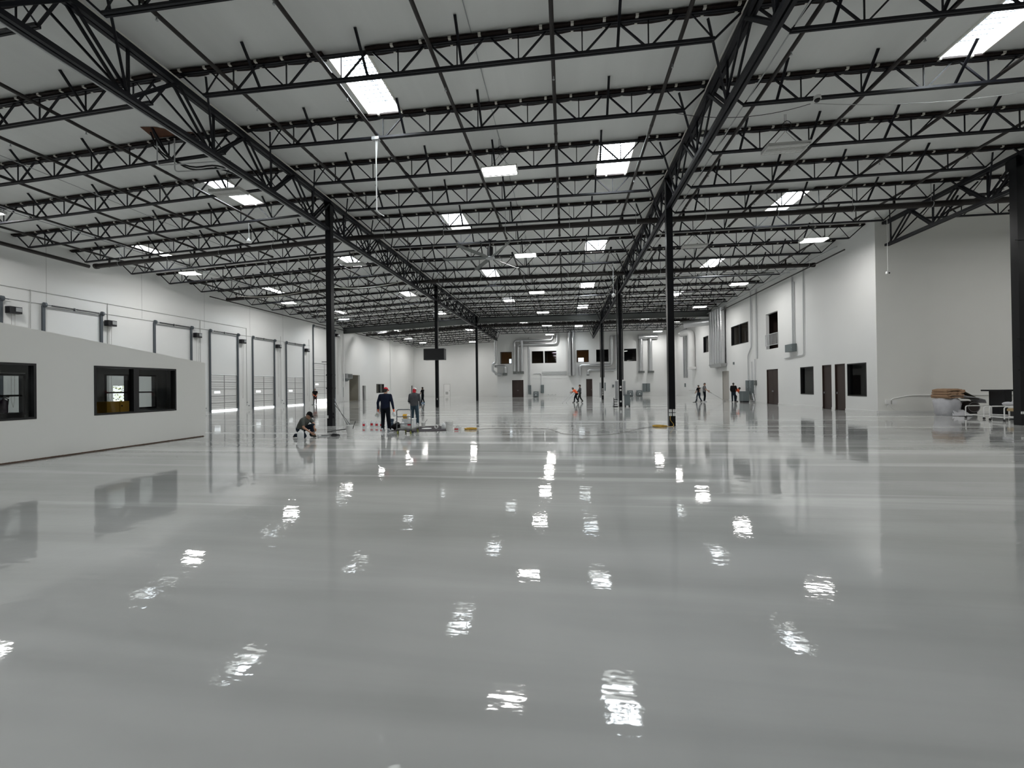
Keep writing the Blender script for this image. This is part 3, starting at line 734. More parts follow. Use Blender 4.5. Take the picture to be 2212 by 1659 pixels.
win(7, 'x', XR, 56.4, 57.2, 5.4, 7.3, .12, 'narrow second-floor window beside the white duct', inner=M_DARKROOM, gl=M_DGLASS)
win(8, 'x', XR, 50.45, 52.2, 5.4, 7.3, .12, 'second-floor window left of the silver duct bundle', gl=M_DGLASS)
win(9, 'x', XR, 48.0, 49.54, 5.4, 7.3, .12, 'second-floor window half hidden by the silver duct bundle', inner=M_DARKROOM, gl=M_DGLASS)
win(10, 'x', XR, 39.93, 43.8, 5.44, 7.32, .12, 'wide two-pane second-floor window, right wall', mull=((41.82, 41.95),), gl=M_DGLASS)
win(11, 'x', XR, 30.1, 31.66, .88, 2.78, .12, 'ground-floor window between brown doors, right wall', inner=mat('grey_room_interior', (.08, .08, .08), .8), gl=M_DGLASS)
win(12, 'x', XR, 25.18, 26.75, .88, 2.77, .12, 'ground-floor window nearest the wall corner, right wall', inner=MATS['grey_room_interior'], gl=M_DGLASS)
win(13, 'x', XW, 58.35, 60.95, .96, 2.3, .12, 'small dark-framed window in the far dock wall', mull=((59.5, 59.8),), sgn=-1, roomkind=False)
# balcony opening
room('wall_room_14', XR+.26, XR+3.2, 34.2, 37.1, 4.4, 7.6, mat('dark_brown_room', (.035, .02, .015), .7), 'dark room behind the railed opening', 'x0')
t = thing('balcony_railing', 'white steel railing across the upper opening in the right wall', 'railing', (XR-.05, 35.63, 4.72))
MB().box(-.02, .02, -1.0, 1.0, .9, .94).build('top_rail', M_PC, t); MB().box(-.02, .02, -1.0, 1.0, .0, .04).build('bottom_rail', M_PC, t)
for i in range(13): MB().box(-.012, .012, -.98+i*.163-.012, -.98+i*.163+.012, .04, .9).build('baluster', M_PC, t)
# brown doors
def door(n, axis, c, u0, u1, v1, label, leaves=1, m=M_BROWN, hs=1):
    t = bpy.data.objects.new('door_%d' % n, None); C.objects.link(t); t['kind'] = 'structure'; t['label'] = label; t['category'] = 'door'
    def bx(a, b, d0, d1, p, q): return (c+d0, c+d1, a, b, p, q) if axis == 'x' else (a, b, c+d0, c+d1, p, q)
    f = MB(); f.box(*bx(u0+.003, u0+.05, -.012, .24, 0, v1-.003)); f.box(*bx(u1-.05, u1-.003, -.012, .24, 0, v1-.003)); f.box(*bx(u0+.05, u1-.05, -.012, .24, v1-.05, v1-.003)); f.box(*bx(u0+.05, u1-.05, .12, .14, 0, v1-.05)); f.build('door_frame', m if m != M_WHITE else M_WALL, t)
    w = (u1-u0-.1)/leaves
    for i in range(leaves):
        a = u0+.05+i*w; l = MB().box(*bx(a+.004, a+w-.004, .05, .10, .004, v1-.052)).build('leaf', m, t)
        hx = a+w-.1 if (i == 0 and leaves == 2) or leaves == 1 else a+.06
        MB().box(*bx(hx, hx+.04, .0, .05, .98, 1.1)).build('handle', M_GALV, t)
door(1, 'y', YF, -8.28, -6.49, 2.66, 'brown double door in the far wall', 2)
door(2, 'y', YF, 3.18, 4.1, 2.67, 'single dark brown door in the far wall')
door(3, 'x', XR, 34.78, 36.58, 2.8, 'brown double door in the right wall', 2)
door(4, 'x', XR, 28.22, 29.14, 2.8, 'left of two narrow dark doors in the right wall')
door(5, 'x', XR, 26.95, 27.87, 2.8, 'right of two narrow dark doors in the right wall')
door(6, 'x', XR, 44.55, 46.3, 3.0, 'wide beige door below the silver duct bundle', 1, mat('beige_door', (.38, .36, .33), .6))
t = bpy.data.objects.new('door_7', None); C.objects.link(t); t['kind'] = 'structure'; t['label'] = 'white fire door with a vent in the recess wall'; t['category'] = 'door'
m = MB(); m.box(-22.13, -22.08, YR-.03, YR-.005, 0, 2.25); m.box(-20.98, -20.93, YR-.03, YR-.005, 0, 2.25); m.box(-22.08, -20.98, YR-.03, YR-.005, 2.2, 2.25); m.build('door_frame', M_LINE, t)
MB().box(-22.07, -20.99, YR-.02, YR-.006, .01, 2.19).build('leaf', M_WHITE, t); MB().box(-21.8, -21.3, YR-.035, YR-.021, .35, .85).build('vent', M_LINE, t); MB().box(-21.1, -21.02, YR-.08, YR-.02, .95, 1.1).build('handle', M_GALV, t)

# ------------------------------------------------------------------ office enclosure with slanted top (left)
XO, XOB, YO = -13.25, -14.72, 13.79
otop = lambda y: 2.71-(y-YO)*.1174
def office_wall(name, x, t, holes, label):
    mb = MB(); u0, u1 = -4.0, YO
    for xx in (x, x+t):
        us = sorted({u0, u1, *[h[0] for h in holes], *[h[1] for h in holes]})
        for a, b in zip(us, us[1:]):
            mid = (a+b)/2; hs = [h for h in holes if h[0] < mid < h[1]]
            if hs:
                h = hs[0]; mb.quad((xx, a, 0), (xx, b, 0), (xx, b, h[2]), (xx, a, h[2])); mb.quad((xx, a, h[3]), (xx, b, h[3]), (xx, b, otop(b)), (xx, a, otop(a)))
            else: mb.quad((xx, a, 0), (xx, b, 0), (xx, b, otop(b)), (xx, a, otop(a)))
    for a, b, p, q in holes:
        for A, B in (((a, p), (b, p)), ((b, p), (b, q)), ((b, q), (a, q)), ((a, q), (a, p))): mb.quad((x, *A), (x, *B), (x+t, *B), (x+t, *A))
    mb.quad((x, u0, otop(u0)), (x, u1, otop(u1)), (x+t, u1, otop(u1)), (x+t, u0, otop(u0))); mb.quad((x, u1, 0), (x+t, u1, 0), (x+t, u1, otop(u1)), (x, u1, otop(u1)))
    return struct(name, mb, M_OFFICE, label)
office_wall('wall_office_front', XO, -.15, [(6.3, 8.84, 1.03, 2.43), (10.13, 12.63, 1.02, 2.44)], 'pale slanted-top office wall on the left with two black windows')
office_wall('wall_office_rear', XOB, -.12, [(7.2, 9.58, 1.08, 2.21), (11.55, 13.25, 1.08, 2.27)], 'rear wall of the slanted-top office')
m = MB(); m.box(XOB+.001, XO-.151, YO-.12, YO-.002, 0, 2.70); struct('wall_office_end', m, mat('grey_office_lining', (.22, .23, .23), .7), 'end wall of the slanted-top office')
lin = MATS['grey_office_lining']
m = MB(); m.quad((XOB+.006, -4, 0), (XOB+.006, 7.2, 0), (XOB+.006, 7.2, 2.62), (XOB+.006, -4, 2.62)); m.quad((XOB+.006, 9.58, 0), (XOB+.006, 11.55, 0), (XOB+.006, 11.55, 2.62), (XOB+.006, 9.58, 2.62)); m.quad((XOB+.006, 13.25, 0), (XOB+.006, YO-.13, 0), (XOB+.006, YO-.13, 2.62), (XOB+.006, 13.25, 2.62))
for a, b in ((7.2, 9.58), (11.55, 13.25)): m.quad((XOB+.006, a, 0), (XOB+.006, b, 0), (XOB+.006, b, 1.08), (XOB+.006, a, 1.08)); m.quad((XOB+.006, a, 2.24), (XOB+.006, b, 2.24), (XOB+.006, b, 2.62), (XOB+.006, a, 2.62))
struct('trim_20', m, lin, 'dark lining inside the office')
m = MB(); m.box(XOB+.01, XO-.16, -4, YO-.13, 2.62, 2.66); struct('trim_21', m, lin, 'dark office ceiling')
m = MB(); m.box(XOB-.11, XO-.01, -4.2, -4.02, 0, 4.6); struct('wall_office_start', m, M_OFFICE, 'near end wall of the slanted-top office')
def owin(n, x, sg, u0, u1, v0, v1, mull, rails, label, gl):
    t = bpy.data.objects.new('window_%d' % n, None); C.objects.link(t); t['kind'] = 'structure'; t['label'] = label; t['category'] = 'window'
    xa, xb = sorted((x+.012, x-.155)) if sg > 0 else sorted((x+.02, x-.13))
    m = MB(); f = .055
    m.box(xa, xb, u0+.003, u0+f, v0+.003, v1-.003); m.box(xa, xb, u1-f, u1-.003, v0+.003, v1-.003); m.box(xa, xb, u0+f, u1-f, v1-f, v1-.003); m.box(xa, xb, u0+f, u1-f, v0+.003, v0+f)
    m.build('frame', M_FRAME, t)
    for a, b in mull: MB().box(xa, xb, a, b, v0+f, v1-f).build('mullion', M_FRAME, t)
    for z in rails: MB().box(xa+.04, xb-.04, u0+f, u1-f, z-.025, z+.025).build('rail', M_FRAME, t)
    MB().quad((x-.07, u0+f, v0+f), (x-.07, u1-f, v0+f), (x-.07, u1-f, v1-f), (x-.07, u0+f, v1-f)).build('pane', gl, t)
owin(14, XO, 1, 6.3, 8.84, 1.03, 2.43, (), (), 'black office window cut by the left picture edge', M_DGLASS)
owin(15, XO, 1, 10.13, 12.63, 1.02, 2.44, ((11.21, 11.37),), (), 'wide black two-pane office window showing a yellow cabinet', M_DGLASS)
owin(16, XOB, -1, 7.2, 9.58, 1.08, 2.21, ((9.0, 9.05),), (1.62,), 'rear office window seen through the left one', M_GLASS)
owin(17, XOB, -1, 11.55, 13.25, 1.08, 2.27, ((12.25, 12.62),), (1.66,), 'rear office window seen through the wide one', M_GLASS)
t = thing('storage_cabinet', 'yellow cabinet inside the office behind the wide window', 'cabinet', (-14.25, 11.45, 0)); M_YEL = mat('amber_cabinet', (.62, .33, .02), .5)
MB().box(-.25, .25, -.40, .40, .02, 1.38).build('body', M_YEL, t); MB().box(.25, .27, -.03, .38, .05, 1.35).build('door', M_YEL, t); MB().box(.27, .29, .0, .03, 1.22, 1.26).build('knob', M_BLACK, t)
t = thing('office_counter', 'black counter inside the office behind the left window', 'counter', (-13.95, 7.9, 0)); MB().box(-.4, .4, -1.6, .9, .0, 1.16).build('body', M_BLACK, t); MB().box(-.42, .42, -1.62, .92, 1.16, 1.2).build('top', M_BLACK, t)
t = thing('fire_extinguisher', 'dark fire extinguisher standing on the counter in the office', 'fire extinguisher', (-13.7, 8.5, 1.2))
MB().lathe([(.001, 0), (.07, .0), (.075, .03), (.075, .27), (.05, .32), (.02, .34)], k=14).build('cylinder', mat('dark_extinguisher', (.05, .03, .05), .4), t, smooth=True)
MB().tube([(0, 0, .33), (0, 0, .39)], .02, 8).box(-.015, .015, -.06, .10, .38, .40).build('valve', M_BLACK, t); MB().tube([(0, .03, .37), (0, .09, .34), (0, .08, .2)], .012, 6).build('hose', M_BLACK, t)
# stained edge strips at the wall foot
for i, (a, b, w) in enumerate(((8.0, 9.3, .05), (9.1, 10.9, .04), (10.8, 13.7, .05))):
    m = MB(); n = 24; top = [(XO+.02+w*(.75+.25*random.random()), a+(b-a)*j/n, .004) for j in range(n+1)]
    for j in range(n): m.quad((XO+.002, a+(b-a)*j/n, .004), (XO+.002, a+(b-a)*(j+1)/n, .004), top[j+1], top[j])
    for j in range(n): m.quad((XO+.002, a+(b-a)*j/n, .004), (XO+.002, a+(b-a)*(j+1)/n, .004), (XO+.004, a+(b-a)*(j+1)/n, .032+.006*random.random()), (XO+.004, a+(b-a)*j/n, .03))
    o = struct('baseboard_office_%d' % (i+1), m, mat('brown_masking_strip', (.13, .085, .06), .8), 'torn brown masking strip at the office wall foot')
# open side door with planting outside
M_LEAF = mat('green_leaves', (.015, .045, .006), .6, noise=.6, nscale=4); M_LEAFY = mat('yellow_green_leaves', (.06, .07, .008), .6, noise=.5, nscale=4)
def shrub(x, y, r, h, m, label):
    t = thing('shrub', label, 'shrub', (x, y, -.13)); b = MB()
    for i in range(260):
        q = Vector((random.gauss(0, 1), random.gauss(0, 1), random.gauss(0, 1))).normalized()*(.6+.4*random.random()); c = Vector((q.x*r, q.y*r, h*.55+q.z*h*.45)); s = .09
        u = Vector((random.gauss(0, 1), random.gauss(0, 1), random.gauss(0, 1))).normalized(); v = u.orthogonal().normalized()
        b.quad(c-u*s, c-v*s*.5, c+u*s, c+v*s*.5)
    b.build('foliage', m, t); MB().tube([(0, 0, 0), (0, 0, h*.6)], .05, 6).build('stem', M_BROWN, t)
shrub(-34.5, 27.4, 1.3, 2.6, M_LEAFY, 'yellow-green shrub outside seen through the office windows'); shrub(-33.5, 26.0, .9, 1.2, M_LEAF, 'low green shrub outside seen through the office windows')

# ------------------------------------------------------------------ ducts, conduits, wall equipment
def rnd(pts, r, n=4):
    """round the corners of a path"""
    P = [Vector(p) for p in pts]; out = [P[0]]
    for i in range(1, len(P)-1):
        a = (P[i-1]-P[i]); b = (P[i+1]-P[i]); q = min(r, a.length/2, b.length/2); a = P[i]+a.normalized()*q; b = P[i]+b.normalized()*q
        for k in range(n+1):
            s = k/n; out.append(a*(1-s)**2+P[i]*2*s*(1-s)+b*s*s)
    return out+[P[-1]]
def duct(pts, r, m, label, group=None, boots=()):
    t = thing('air_duct', label, 'air duct', tuple(pts[-1]), 0, group); o = Vector(pts[-1])
    MB().tube([Vector(p)-o for p in rnd(pts, r*2.2)], r, 14).build('pipe', m, t, smooth=True)
    c = MB()
    for a, b in zip(pts, pts[1:]):
        a = Vector(a); b = Vector(b); L = (b-a).length; n = int(L/1.2); d = (b-a).normalized()
        for i in range(1, n+1): p = a+d*(i*L/(n+1))-o; c.tube([p-d*.02, p+d*.02], r*1.06, 14)
    if c.v: c.build('collar', m, t)
    for b in boots: MB().box(*b).build('grille', M_STEELG if m is M_DUCT else m, t)
    return t
DY = YF-.32
duct([(-1.89, DY, 10.0), (-1.89, DY, 8.8), (-7.8, DY, 8.8), (-7.8, DY, 3.95)], .19, M_DUCT, 'silver duct making the upper run, leftmost of the three drops', 'silver ducts', [(-.25, .25, -.2, .2, -.35, .05)])
duct([(-1.2, DY-.02, 10.0), (-1.2, DY-.02, 8.2), (-7.2, DY-.02, 8.2), (-7.2, DY-.02, 3.95)], .19, M_DUCT, 'silver duct making the lower run, middle of the three drops', 'silver ducts', [(-.2, .2, -.2, .2, -.25, .05)])
duct([(-6.62, DY-.42, 8.8), (-6.62, DY-.1, 7.6), (-6.62, DY, 3.95)], .19, M_DUCT, 'silver duct right of the three drops above the brown double door', 'silver ducts', [(-.25, .25, -.2, .2, -.35, .05)])
duct([(.66, DY, 10.2), (.66, DY, 3.2)], .27, M_DUCT, 'left of the twin fat vertical silver ducts', 'silver ducts')
duct([(1.29, DY, 10.2), (1.29, DY, 3.2)], .27, M_DUCT, 'right of the twin fat vertical silver ducts', 'silver ducts')
duct([(7.05, DY, 9.2), (7.05, DY, 4.75), (2.25, DY, 4.75), (2.25, DY, 3.2)], .2, M_DUCT, 'silver duct running behind the column to the upper elbow drop', 'silver ducts')
duct([(7.75, DY, 9.2), (7.75, DY, 4.0), (3.45, DY, 4.0), (3.45, DY, 3.3)], .17, M_DUCT, 'silver duct running behind the column above the single door', 'silver ducts', [(-.2, .2, -.2, .2, -.1, .05)])
duct([(-10.75, DY-.3, 9.1), (-10.75, DY-.3, 5.4), (-11.25, DY-.35, 5.2), (-11.25, DY-.35, 4.1), (-10.8, DY-.35, 3.9), (-10.8, DY, 3.6), (-9.9, DY, 3.6)], .2, M_DUCT, 'pale wrapped duct winding down the left corner of the far wall', 'silver ducts')
duct([(-11.0, DY, 4.85), (-9.22, DY, 4.85), (-9.22, DY, 3.75)], .19, M_DUCT, 'short silver elbow duct left of the brown double door', 'silver ducts', [(-.45, .2, -.2, .2, -.35, .05)])
duct([(11.35, DY, 8.6), (11.35, DY, 3.75)], .24, M_DUCT, 'left crinkled vertical duct under the round header', 'silver ducts', [(-.4, .45, -.2, .2, -.3, .0)])
duct([(12.72, DY, 8.6), (12.72, DY, 3.75)], .24, M_DUCT, 'right crinkled vertical duct under the round header', 'silver ducts', [(-.4, .45, -.2, .2, -.3, .0)])
duct([(11.0, DY-.1, 8.85), (13.7, DY-.1, 8.85)], .34, M_DUCT, 'fat round silver header duct on the far wall', 'silver ducts')
DX = XR-.37
for i in range(5): duct([(DX-.05, 45.1+i*.72, 9.6), (DX+.02, 45.3+i*.72, 8.4), (DX, 45.3+i*.72, 3.8)], .3, M_DUCT, 'vertical silver duct on the right wall, %s from the front of the bundle' % ORD[i], 'silver duct bundle')
o = MB().loft([[(XR-.65, 44.9, 3.79), (XR-.05, 44.9, 3.79), (XR-.05, 48.6, 3.79), (XR-.65, 48.6, 3.79)], [(XR-.5, 45.2, 3.45), (XR-.05, 45.2, 3.45), (XR-.05, 48.4, 3.45), (XR-.5, 48.4, 3.45)]]).build('duct_plenum', M_DUCT); tag(o, 'silver plenum box under the duct bundle', 'air duct')
duct([(DX-.1, 48.5, 8.6), (DX-2.6, 49.5, 8.5)], .4, M_DUCT, 'fat silver duct jutting out from the top of the bundle', 'silver ducts')
duct([(DX-.6, 58.0, 8.4), (DX-.6, 56.4, 8.4), (DX-.1, 55.4, 8.3), (DX-.1, 55.4, 3.9)], .4, M_WDUCT, 'fat white painted duct with an elbow on the right wall', None, [(-.4, .4, -.45, .45, -.3, .0)])
duct([(15.3, DY, 9.5), (15.3, DY, 3.4)], .22, M_GALV, 'grey vertical duct beside the right column, far wall', None)
M_PC = mat('painted_conduit', (.55, .56, .57), .5)
def cond(pts, r, label, m=None): pipe('wall_conduit', rnd(pts, .2), r, m or M_PC, label, 'conduit')
CY = YF-.06
cond([(-5.62, CY, 9.3), (-5.62, CY, 1.9)], .07, 'vertical conduit down to the left grey panel')
cond([(-5.45, CY, 7.5), (-5.45, CY, 1.9)], .04, 'thinner vertical conduit beside the one to the left panel')
cond([(-4.9, CY, 3.62), (-3.72, CY, 3.62), (-3.72, CY, 1.9)], .05, 'bent conduit over to the right grey panel')
for i, z in enumerate((3.45, 3.6, 3.75, 3.9)): cond([(-3.6, CY, z), (.2, CY, z)], .035, 'horizontal conduit, %s from below in the bank' % ORD[i])
cond([(-5, CY, 2.93), (2.9, CY, 2.96)], .012, 'thin line across the far wall above the workers')
for i, x in enumerate((-2.62, -2.05, -1.5)): tag(MB().box(x-.05, x+.05, CY-.03, CY+.03, .3, .4).build('wall_outlet', M_GALV), 'small grey wall outlet on the far wall, %s from the left' % ORD[i], 'outlet')
cond([(-3.5, CY, .35), (-1.5, CY, .35)], .015, 'thin low conduit joining the three small outlets')
for i, (y, zz) in enumerate(((60.5, 2.57), (60.0, 2.57), (59.4, 2.55), (58.85, 2.54))): cond([(XR-.06, y, 9.3), (XR-.06, y, zz)], .05, 'grey vertical pipe in the right rear corner, %s from the back' % ORD[i], M_GALV)
cond([(XR-.06, 38.2, 9.9), (XR-.06, 38.2, 3.8)], .07, 'thick vertical conduit right of the wide upper window')
cond([(XR-.08, 39.2, 9.9), (XR-.08, 39.2, 4.9), (XR-.08, 39.9, 4.2), (XR-.08, 39.9, 2.0)], .05, 'bent vertical conduit right of the wide upper window')
cond([(XR-.06, 39.2, 3.6), (XR-.06, 39.2, 2.0)], .035, 'short conduit into the right twin panel')
cond([(XR-.06, 38.6, 3.8), (XR-.06, 38.6, 2.0), (XR-.06, 38.6, .7)], .035, 'thin conduit through the small grey switch')
cond([(XR-.06, 32.45, 9.4), (XR-.06, 32.45, 4.5)], .05, 'left of two conduits down to the grey junction box')
cond([(XR-.06, 32.25, 9.0), (XR-.06, 32.25, 4.5)], .04, 'right of two conduits down to the grey junction box')
cond([(XR-.06, 31.0, 9.8), (XR-.06, 31.1, 3.62), (XR-.06, 33.65, 3.55)], .035, 'long bent conduit right of the grey junction box')
cond([(XR-.25, 38.85, .35), (XR-.12, 38.85, .3), (XR-.12, 39.2, .8)], .06, 'outer bent pipe from the grey machine to the panels', M_GALV)
cond([(XR-.25, 38.65, .14), (XR-.12, 38.65, .12), (XR-.12, 39.0, .8)], .06, 'inner bent pipe from the grey machine to the panels', M_GALV)
cond([(XW+.1, 48.7, 9.0), (XW+.35, 48.75, 8.2), (XW+.35, 48.75, .2)], .10, 'thick white drain pipe beside the tall dock door', M_WDUCT)
def wpanel(axis, u, v, w, h, label, m=None, d=.2):
    if axis == 'y': return panelbox('electrical_panel', u, YF-d/2-.01, v, w, d, h, label, m=m)
    t = panelbox('electrical_panel', 0, 0, v, w, d, h, label, m=m); t.location = (XR-d/2-.01, u, v); t.rotation_euler = (0, 0, -PI/2); return t
wpanel('y', -5.52, .46, .47, 1.37, 'grey electrical panel left of the grey transformer, far wall')
wpanel('y', -3.55, .61, .5, 1.24, 'grey electrical panel right of the grey transformer, far wall')
wpanel('y', 11.8, .62, .5, 1.25, 'left of the paired grey panels under the ducts')
wpanel('y', 12.36, .62, .5, 1.25, 'right of the paired grey panels under the ducts')
wpanel('y', 7.2, 1.35, .25, .4, 'small rounded grey box on the far wall between columns')
wpanel('x', 39.9, .71, .55, 1.25, 'left of the paired tall grey panels, right wall')
wpanel('x', 39.25, .71, .55, 1.25, 'right of the paired tall grey panels, right wall')
wpanel('x', 38.5, 1.52, .25, .42, 'small dark switch box right of the tall panels', M_STEELG, .12)
wpanel('x', 32.55, 3.95, 1.0, .55, 'grey junction box high on the right wall', None, .3)
wpanel('x', 43.2, 3.55, .2, .25, 'tiny grey device above the worker in black, right wall', None, .08)
wpanel('x', 59.9, 1.3, .3, .5, 'small grey box low in the right rear', None, .12)
def transformer(x, label, y=YF-.7):
    t = thing('transformer', label, 'transformer', (x, y, 0), 0, 'floor transformers')
    MB().loft([[(-.42, -.35, .08), (.42, -.35, .08), (.42, .35, .08), (-.42, .35, .08)], [(-.42, -.35, .55), (.42, -.35, .55), (.42, .35, .55), (-.42, .35, .55)], [(-.37, -.3, .82), (.37, -.3, .82), (.37, .3, .82), (-.37, .3, .82)]]).build('body', M_PANEL, t)
    MB().box(-.40, .40, -.33, .33, .82, .86).build('lid', M_PANEL, t); MB().box(-.38, .38, -.3, .3, 0, .08).build('base', M_BLACK, t)
    MB().box(-.2, .2, -.36, -.35, .62, .66).box(-.07, .07, -.36, -.35, .25, .4).build('label_plate', M_WHITE, t)
transformer(-4.5, 'squat grey transformer between two wall panels, far wall'); transformer(9.6, 'left of two squat grey transformers near the paired panels'); transformer(10.93, 'right of two squat grey transformers near the paired panels')
t = thing('floor_machine', 'grey boxy machine beside the worker in black at the right wall', 'machine', (XR-.62, 39.45, 0), 0)
MB().box(-.28, .28, -.36, .36, .12, .95).build('body', M_PANEL, t); MB().box(-.30, .30, -.38, .38, .95, .99).build('lid', M_PANEL, t); MB().box(-.25, .25, -.33, .33, 0, .12).build('base', M_BLACK, t)
t = thing('unit_heater', 'grey angled heater fixed to the wall right of the tall dock door', 'heater', (XW+.02, 49.45, 2.6))
MB().loft([[(0, -.6, .35), (.75, -.6, .35), (.75, .6, .35), (0, .6, .35)], [(0, -.6, .95), (.75, -.6, .95), (.75, .6, .95), (0, .6, .95)]]).build('casing', M_GALV, t); MB().loft([[(0, -.4, 0), (.15, -.4, 0), (.15, .4, 0), (0, .4, 0)], [(0, -.5, .35), (.6, -.5, .35), (.6, .5, .35), (0, .5, .35)]]).build('bracket', M_PANEL, t)
MB().box(.76, .77, -.5, .5, .42, .88).build('grille', M_STEELG, t)
tag(MB().box(XW+.005, XW+.1, 48.85, 49.35, .62, 1.85).build('electrical_panel', M_PANEL), 'grey-green panel low beside the white drain pipe', 'electrical panel')
# plumbing stubs right rear
for i, y in enumerate((54.6, 54.0, 53.3, 52.7)): wline([(XR-.08, y, .25), (XR-.08, y, 1.25), (XR-.3, y, 1.25)], 'plumbing stub near the right rear wall, %s from the back' % ORD[i], .03, M_GALV)
wline([(XR-.1, 58, .85), (XR-.1, 52, .9)], 'horizontal plumbing run low on the right wall', .03)

# cameras, sensors, hanging things
def secam(x, y, z, label):
    t = thing('security_camera', label, 'security camera', (x, y, z)); MB().lathe([(.02, .14), (.09, .13), (.09, .05), (.1, .04)], k=14).build('base', M_WHITE, t, smooth=True); MB().ell((0, 0, .03), .075, .075, .075).build('lens_dome', M_BLACK, t, smooth=True)
secam(7.1, jy(-2)-.1, 9.58, 'white dome security camera hanging under a joist at upper right')
pipe('hanging_rod', [(-5.9, jy(-2), 9.72), (-5.95, jy(-2), 9.0)], .02, M_WHITE, 'upper part of the white pendant pole under the front skylight', 'pole')
t = thing('hanging_sensor', 'white bell-shaped sensor hanging below the left bay', 'sensor', (-14.9, 18.0, 8.75)); MB().tube([(0, 0, .12), (0, 0, .95)], .015, 6).build('stem', M_WHITE, t); MB().lathe([(.03, .2), (.06, .14), (.12, .02), (.1, -.03), (.01, -.05)], k=14).build('shade', M_WHITE, t, smooth=True)
t = thing('drop_pole', 'long thin white pole hanging down from a joist clamp', 'pole', (-5.95, jy(-2), 9.72)); MB().tube([(0, 0, .05), (.0, 0, -2.3)], .022, 8).build('rod', M_WHITE, t); MB().box(-.12, .12, -.07, .07, -.03, .06).build('clamp', M_PC, t); MB().tube([(0, 0, -2.3), (.12, 0, -2.42), (.25, .0, -2.5)], .015, 6).build('hook', M_WHITE, t)
pipe('hanging_wire', [(16.55, 23.6, 10.5), (16.55, 23.6, 7.35)], .012, M_WHITE, 'thin white wire hanging near the wall corner', 'wire')
t = thing('hanging_sensor', 'small white sensor hanging on a thin wire near the wall corner', 'sensor', (16.55, 23.6, 7.3)); MB().box(-.07, .07, -.06, .06, -.05, .06).build('housing', M_WHITE, t); MB().ell((.02, -.06, -.03), .04, .03, .04).build('lens', M_BLACK, t)
t = thing('hanging_sensor', 'white cone sensor hanging in front of the right girder', 'sensor', (3.2, 27.7, 7.55)); MB().tube([(0, 0, .1), (0, 0, 2.15)], .012, 6).build('stem', M_WHITE, t); MB().lathe([(.03, .15), (.12, .08), (.12, .0), (.02, -.12)], k=12).build('shade', M_WHITE, t, smooth=True)
# sagging wires
def sag(a, b, d, r, label, m=None, n=14):
    a = Vector(a); b = Vector(b); pts = [a.lerp(b, i/n)-Vector((0, 0, d*4*(i/n)*(1-i/n))) for i in range(n+1)]
    pipe('hanging_wire', pts, r, m or M_GALV, label, 'wire', k=5)
sag((3.3, 12.7, 9.7), (7.0, 12.7, 9.6), .25, .009, 'dark sagging wire from the dome camera to the girder', M_BLACK); sag((7.1, 12.7, 9.6), (15, 12.6, 9.7), .35, .009, 'sagging wire right of the dome camera', M_LINE)
sag((-17, 27.5, 9.0), (-11, 27.5, 9.1), .3, .02, 'pale sagging cable in front of the left girder', M_CLIP); sag((-24, 27.5, 8.6), (-17, 27.5, 9.0), .35, .02, 'pale sagging cable nearer the dock wall', M_CLIP)
for i, z in enumerate((9.55, 9.45)): sag((-10.4, 35.0+i, z), (4.1, 34.5+i, z-.1), .12, .022, ['upper', 'lower'][i]+' pale conduit crossing the middle bay', M_GALV)
for i in range(2): sag((4.5, 30+i*.8, 9.4), (15.5, 30+i*.8, 9.3), .05, .028, ['front', 'rear'][i]+' pale conduit crossing the right bay', M_GALV)
# roof hatch damage with wires in left bay
m = MB(); n = 10; mk = [(-13.75, 11.9), (-13.3, 12.0), (-12.9, 12.3), (-12.4, 12.5), (-12.3, 12.54), (-13.2, 12.54), (-13.9, 12.5)]
m.v = [(x, y, roofz(x)-.012) for x, y in mk]; m.f = [tuple(range(len(mk)))]
o = m.build('roof_patch', mat('torn_rust_patch', (.12, .045, .02), .8, noise=.5, nscale=8)); tag(o, 'torn rusty patch in the roof insulation left of the left girder', 'roof patch')
for i in range(2): pipe('loose_cable', rnd([(-13.7+.1*i, 12.2, 10.4), (-13.6+.15*i, 12.4, 9.8), (-12.9, 12.9, 9.45-.10*i), (-12.0, 13.1, 9.65-.1*i), (-10.95, 13.4+.2*i, 9.1)], .4), .028, M_BLACK, ['upper', 'lower'][i]+' black loose cable below the torn roof patch', 'cable')
pipe('wall_conduit', rnd([(-13.55, 12.3, 10.3), (-13.55, 12.3, 9.3), (-10.9, 12.4, 9.3)], .15), .02, M_PC, 'pale bent conduit below the torn roof patch', 'conduit')
pipe('wall_conduit', rnd([(-13.1, 12.5, 10.3), (-13.1, 12.5, 9.15), (-10.9, 12.6, 9.15)], .15), .02, M_PC, 'second pale bent conduit below the torn roof patch', 'conduit')

# ------------------------------------------------------------------ people
SK1 = mat('tan_skin', (.42, .24, .16), .55); SK2 = mat('brown_skin', (.25, .14, .09), .55)
def cloth(name, col): return mat(name, col, .85, noise=.18, nscale=12, bump=.25, bscale=18, spec=.15)
NAVY = cloth('navy_cloth', (.010, .014, .032)); GREY = cloth('charcoal_cloth', (.085, .088, .095)); GGREY = cloth('grey_green_cloth', (.10, .108, .10)); BLK = cloth('black_cloth', (.008, .008, .009))
JEAN = cloth('dark_jeans', (.014, .022, .035)); BJEAN = cloth('blue_grey_jeans', (.045, .075, .10)); DJ = cloth('black_trousers', (.006, .008, .012)); TEE = cloth('pale_grey_tee', (.16, .16, .165))
M_ORG = mat('orange_rubber', (.90, .13, .03), .45); M_CAPR = mat('red_cap_cloth', (.60, .01, .03), .7); M_HAIR = mat('black_hair', (.012, .009, .008), .6); M_SHOEW = mat('white_shoe', (.65, .67, .70), .5); M_BOOT = mat('dark_boot', (.035, .038, .030), .6); M_EYE = mat('eye_white', (.7, .7, .68), .3)
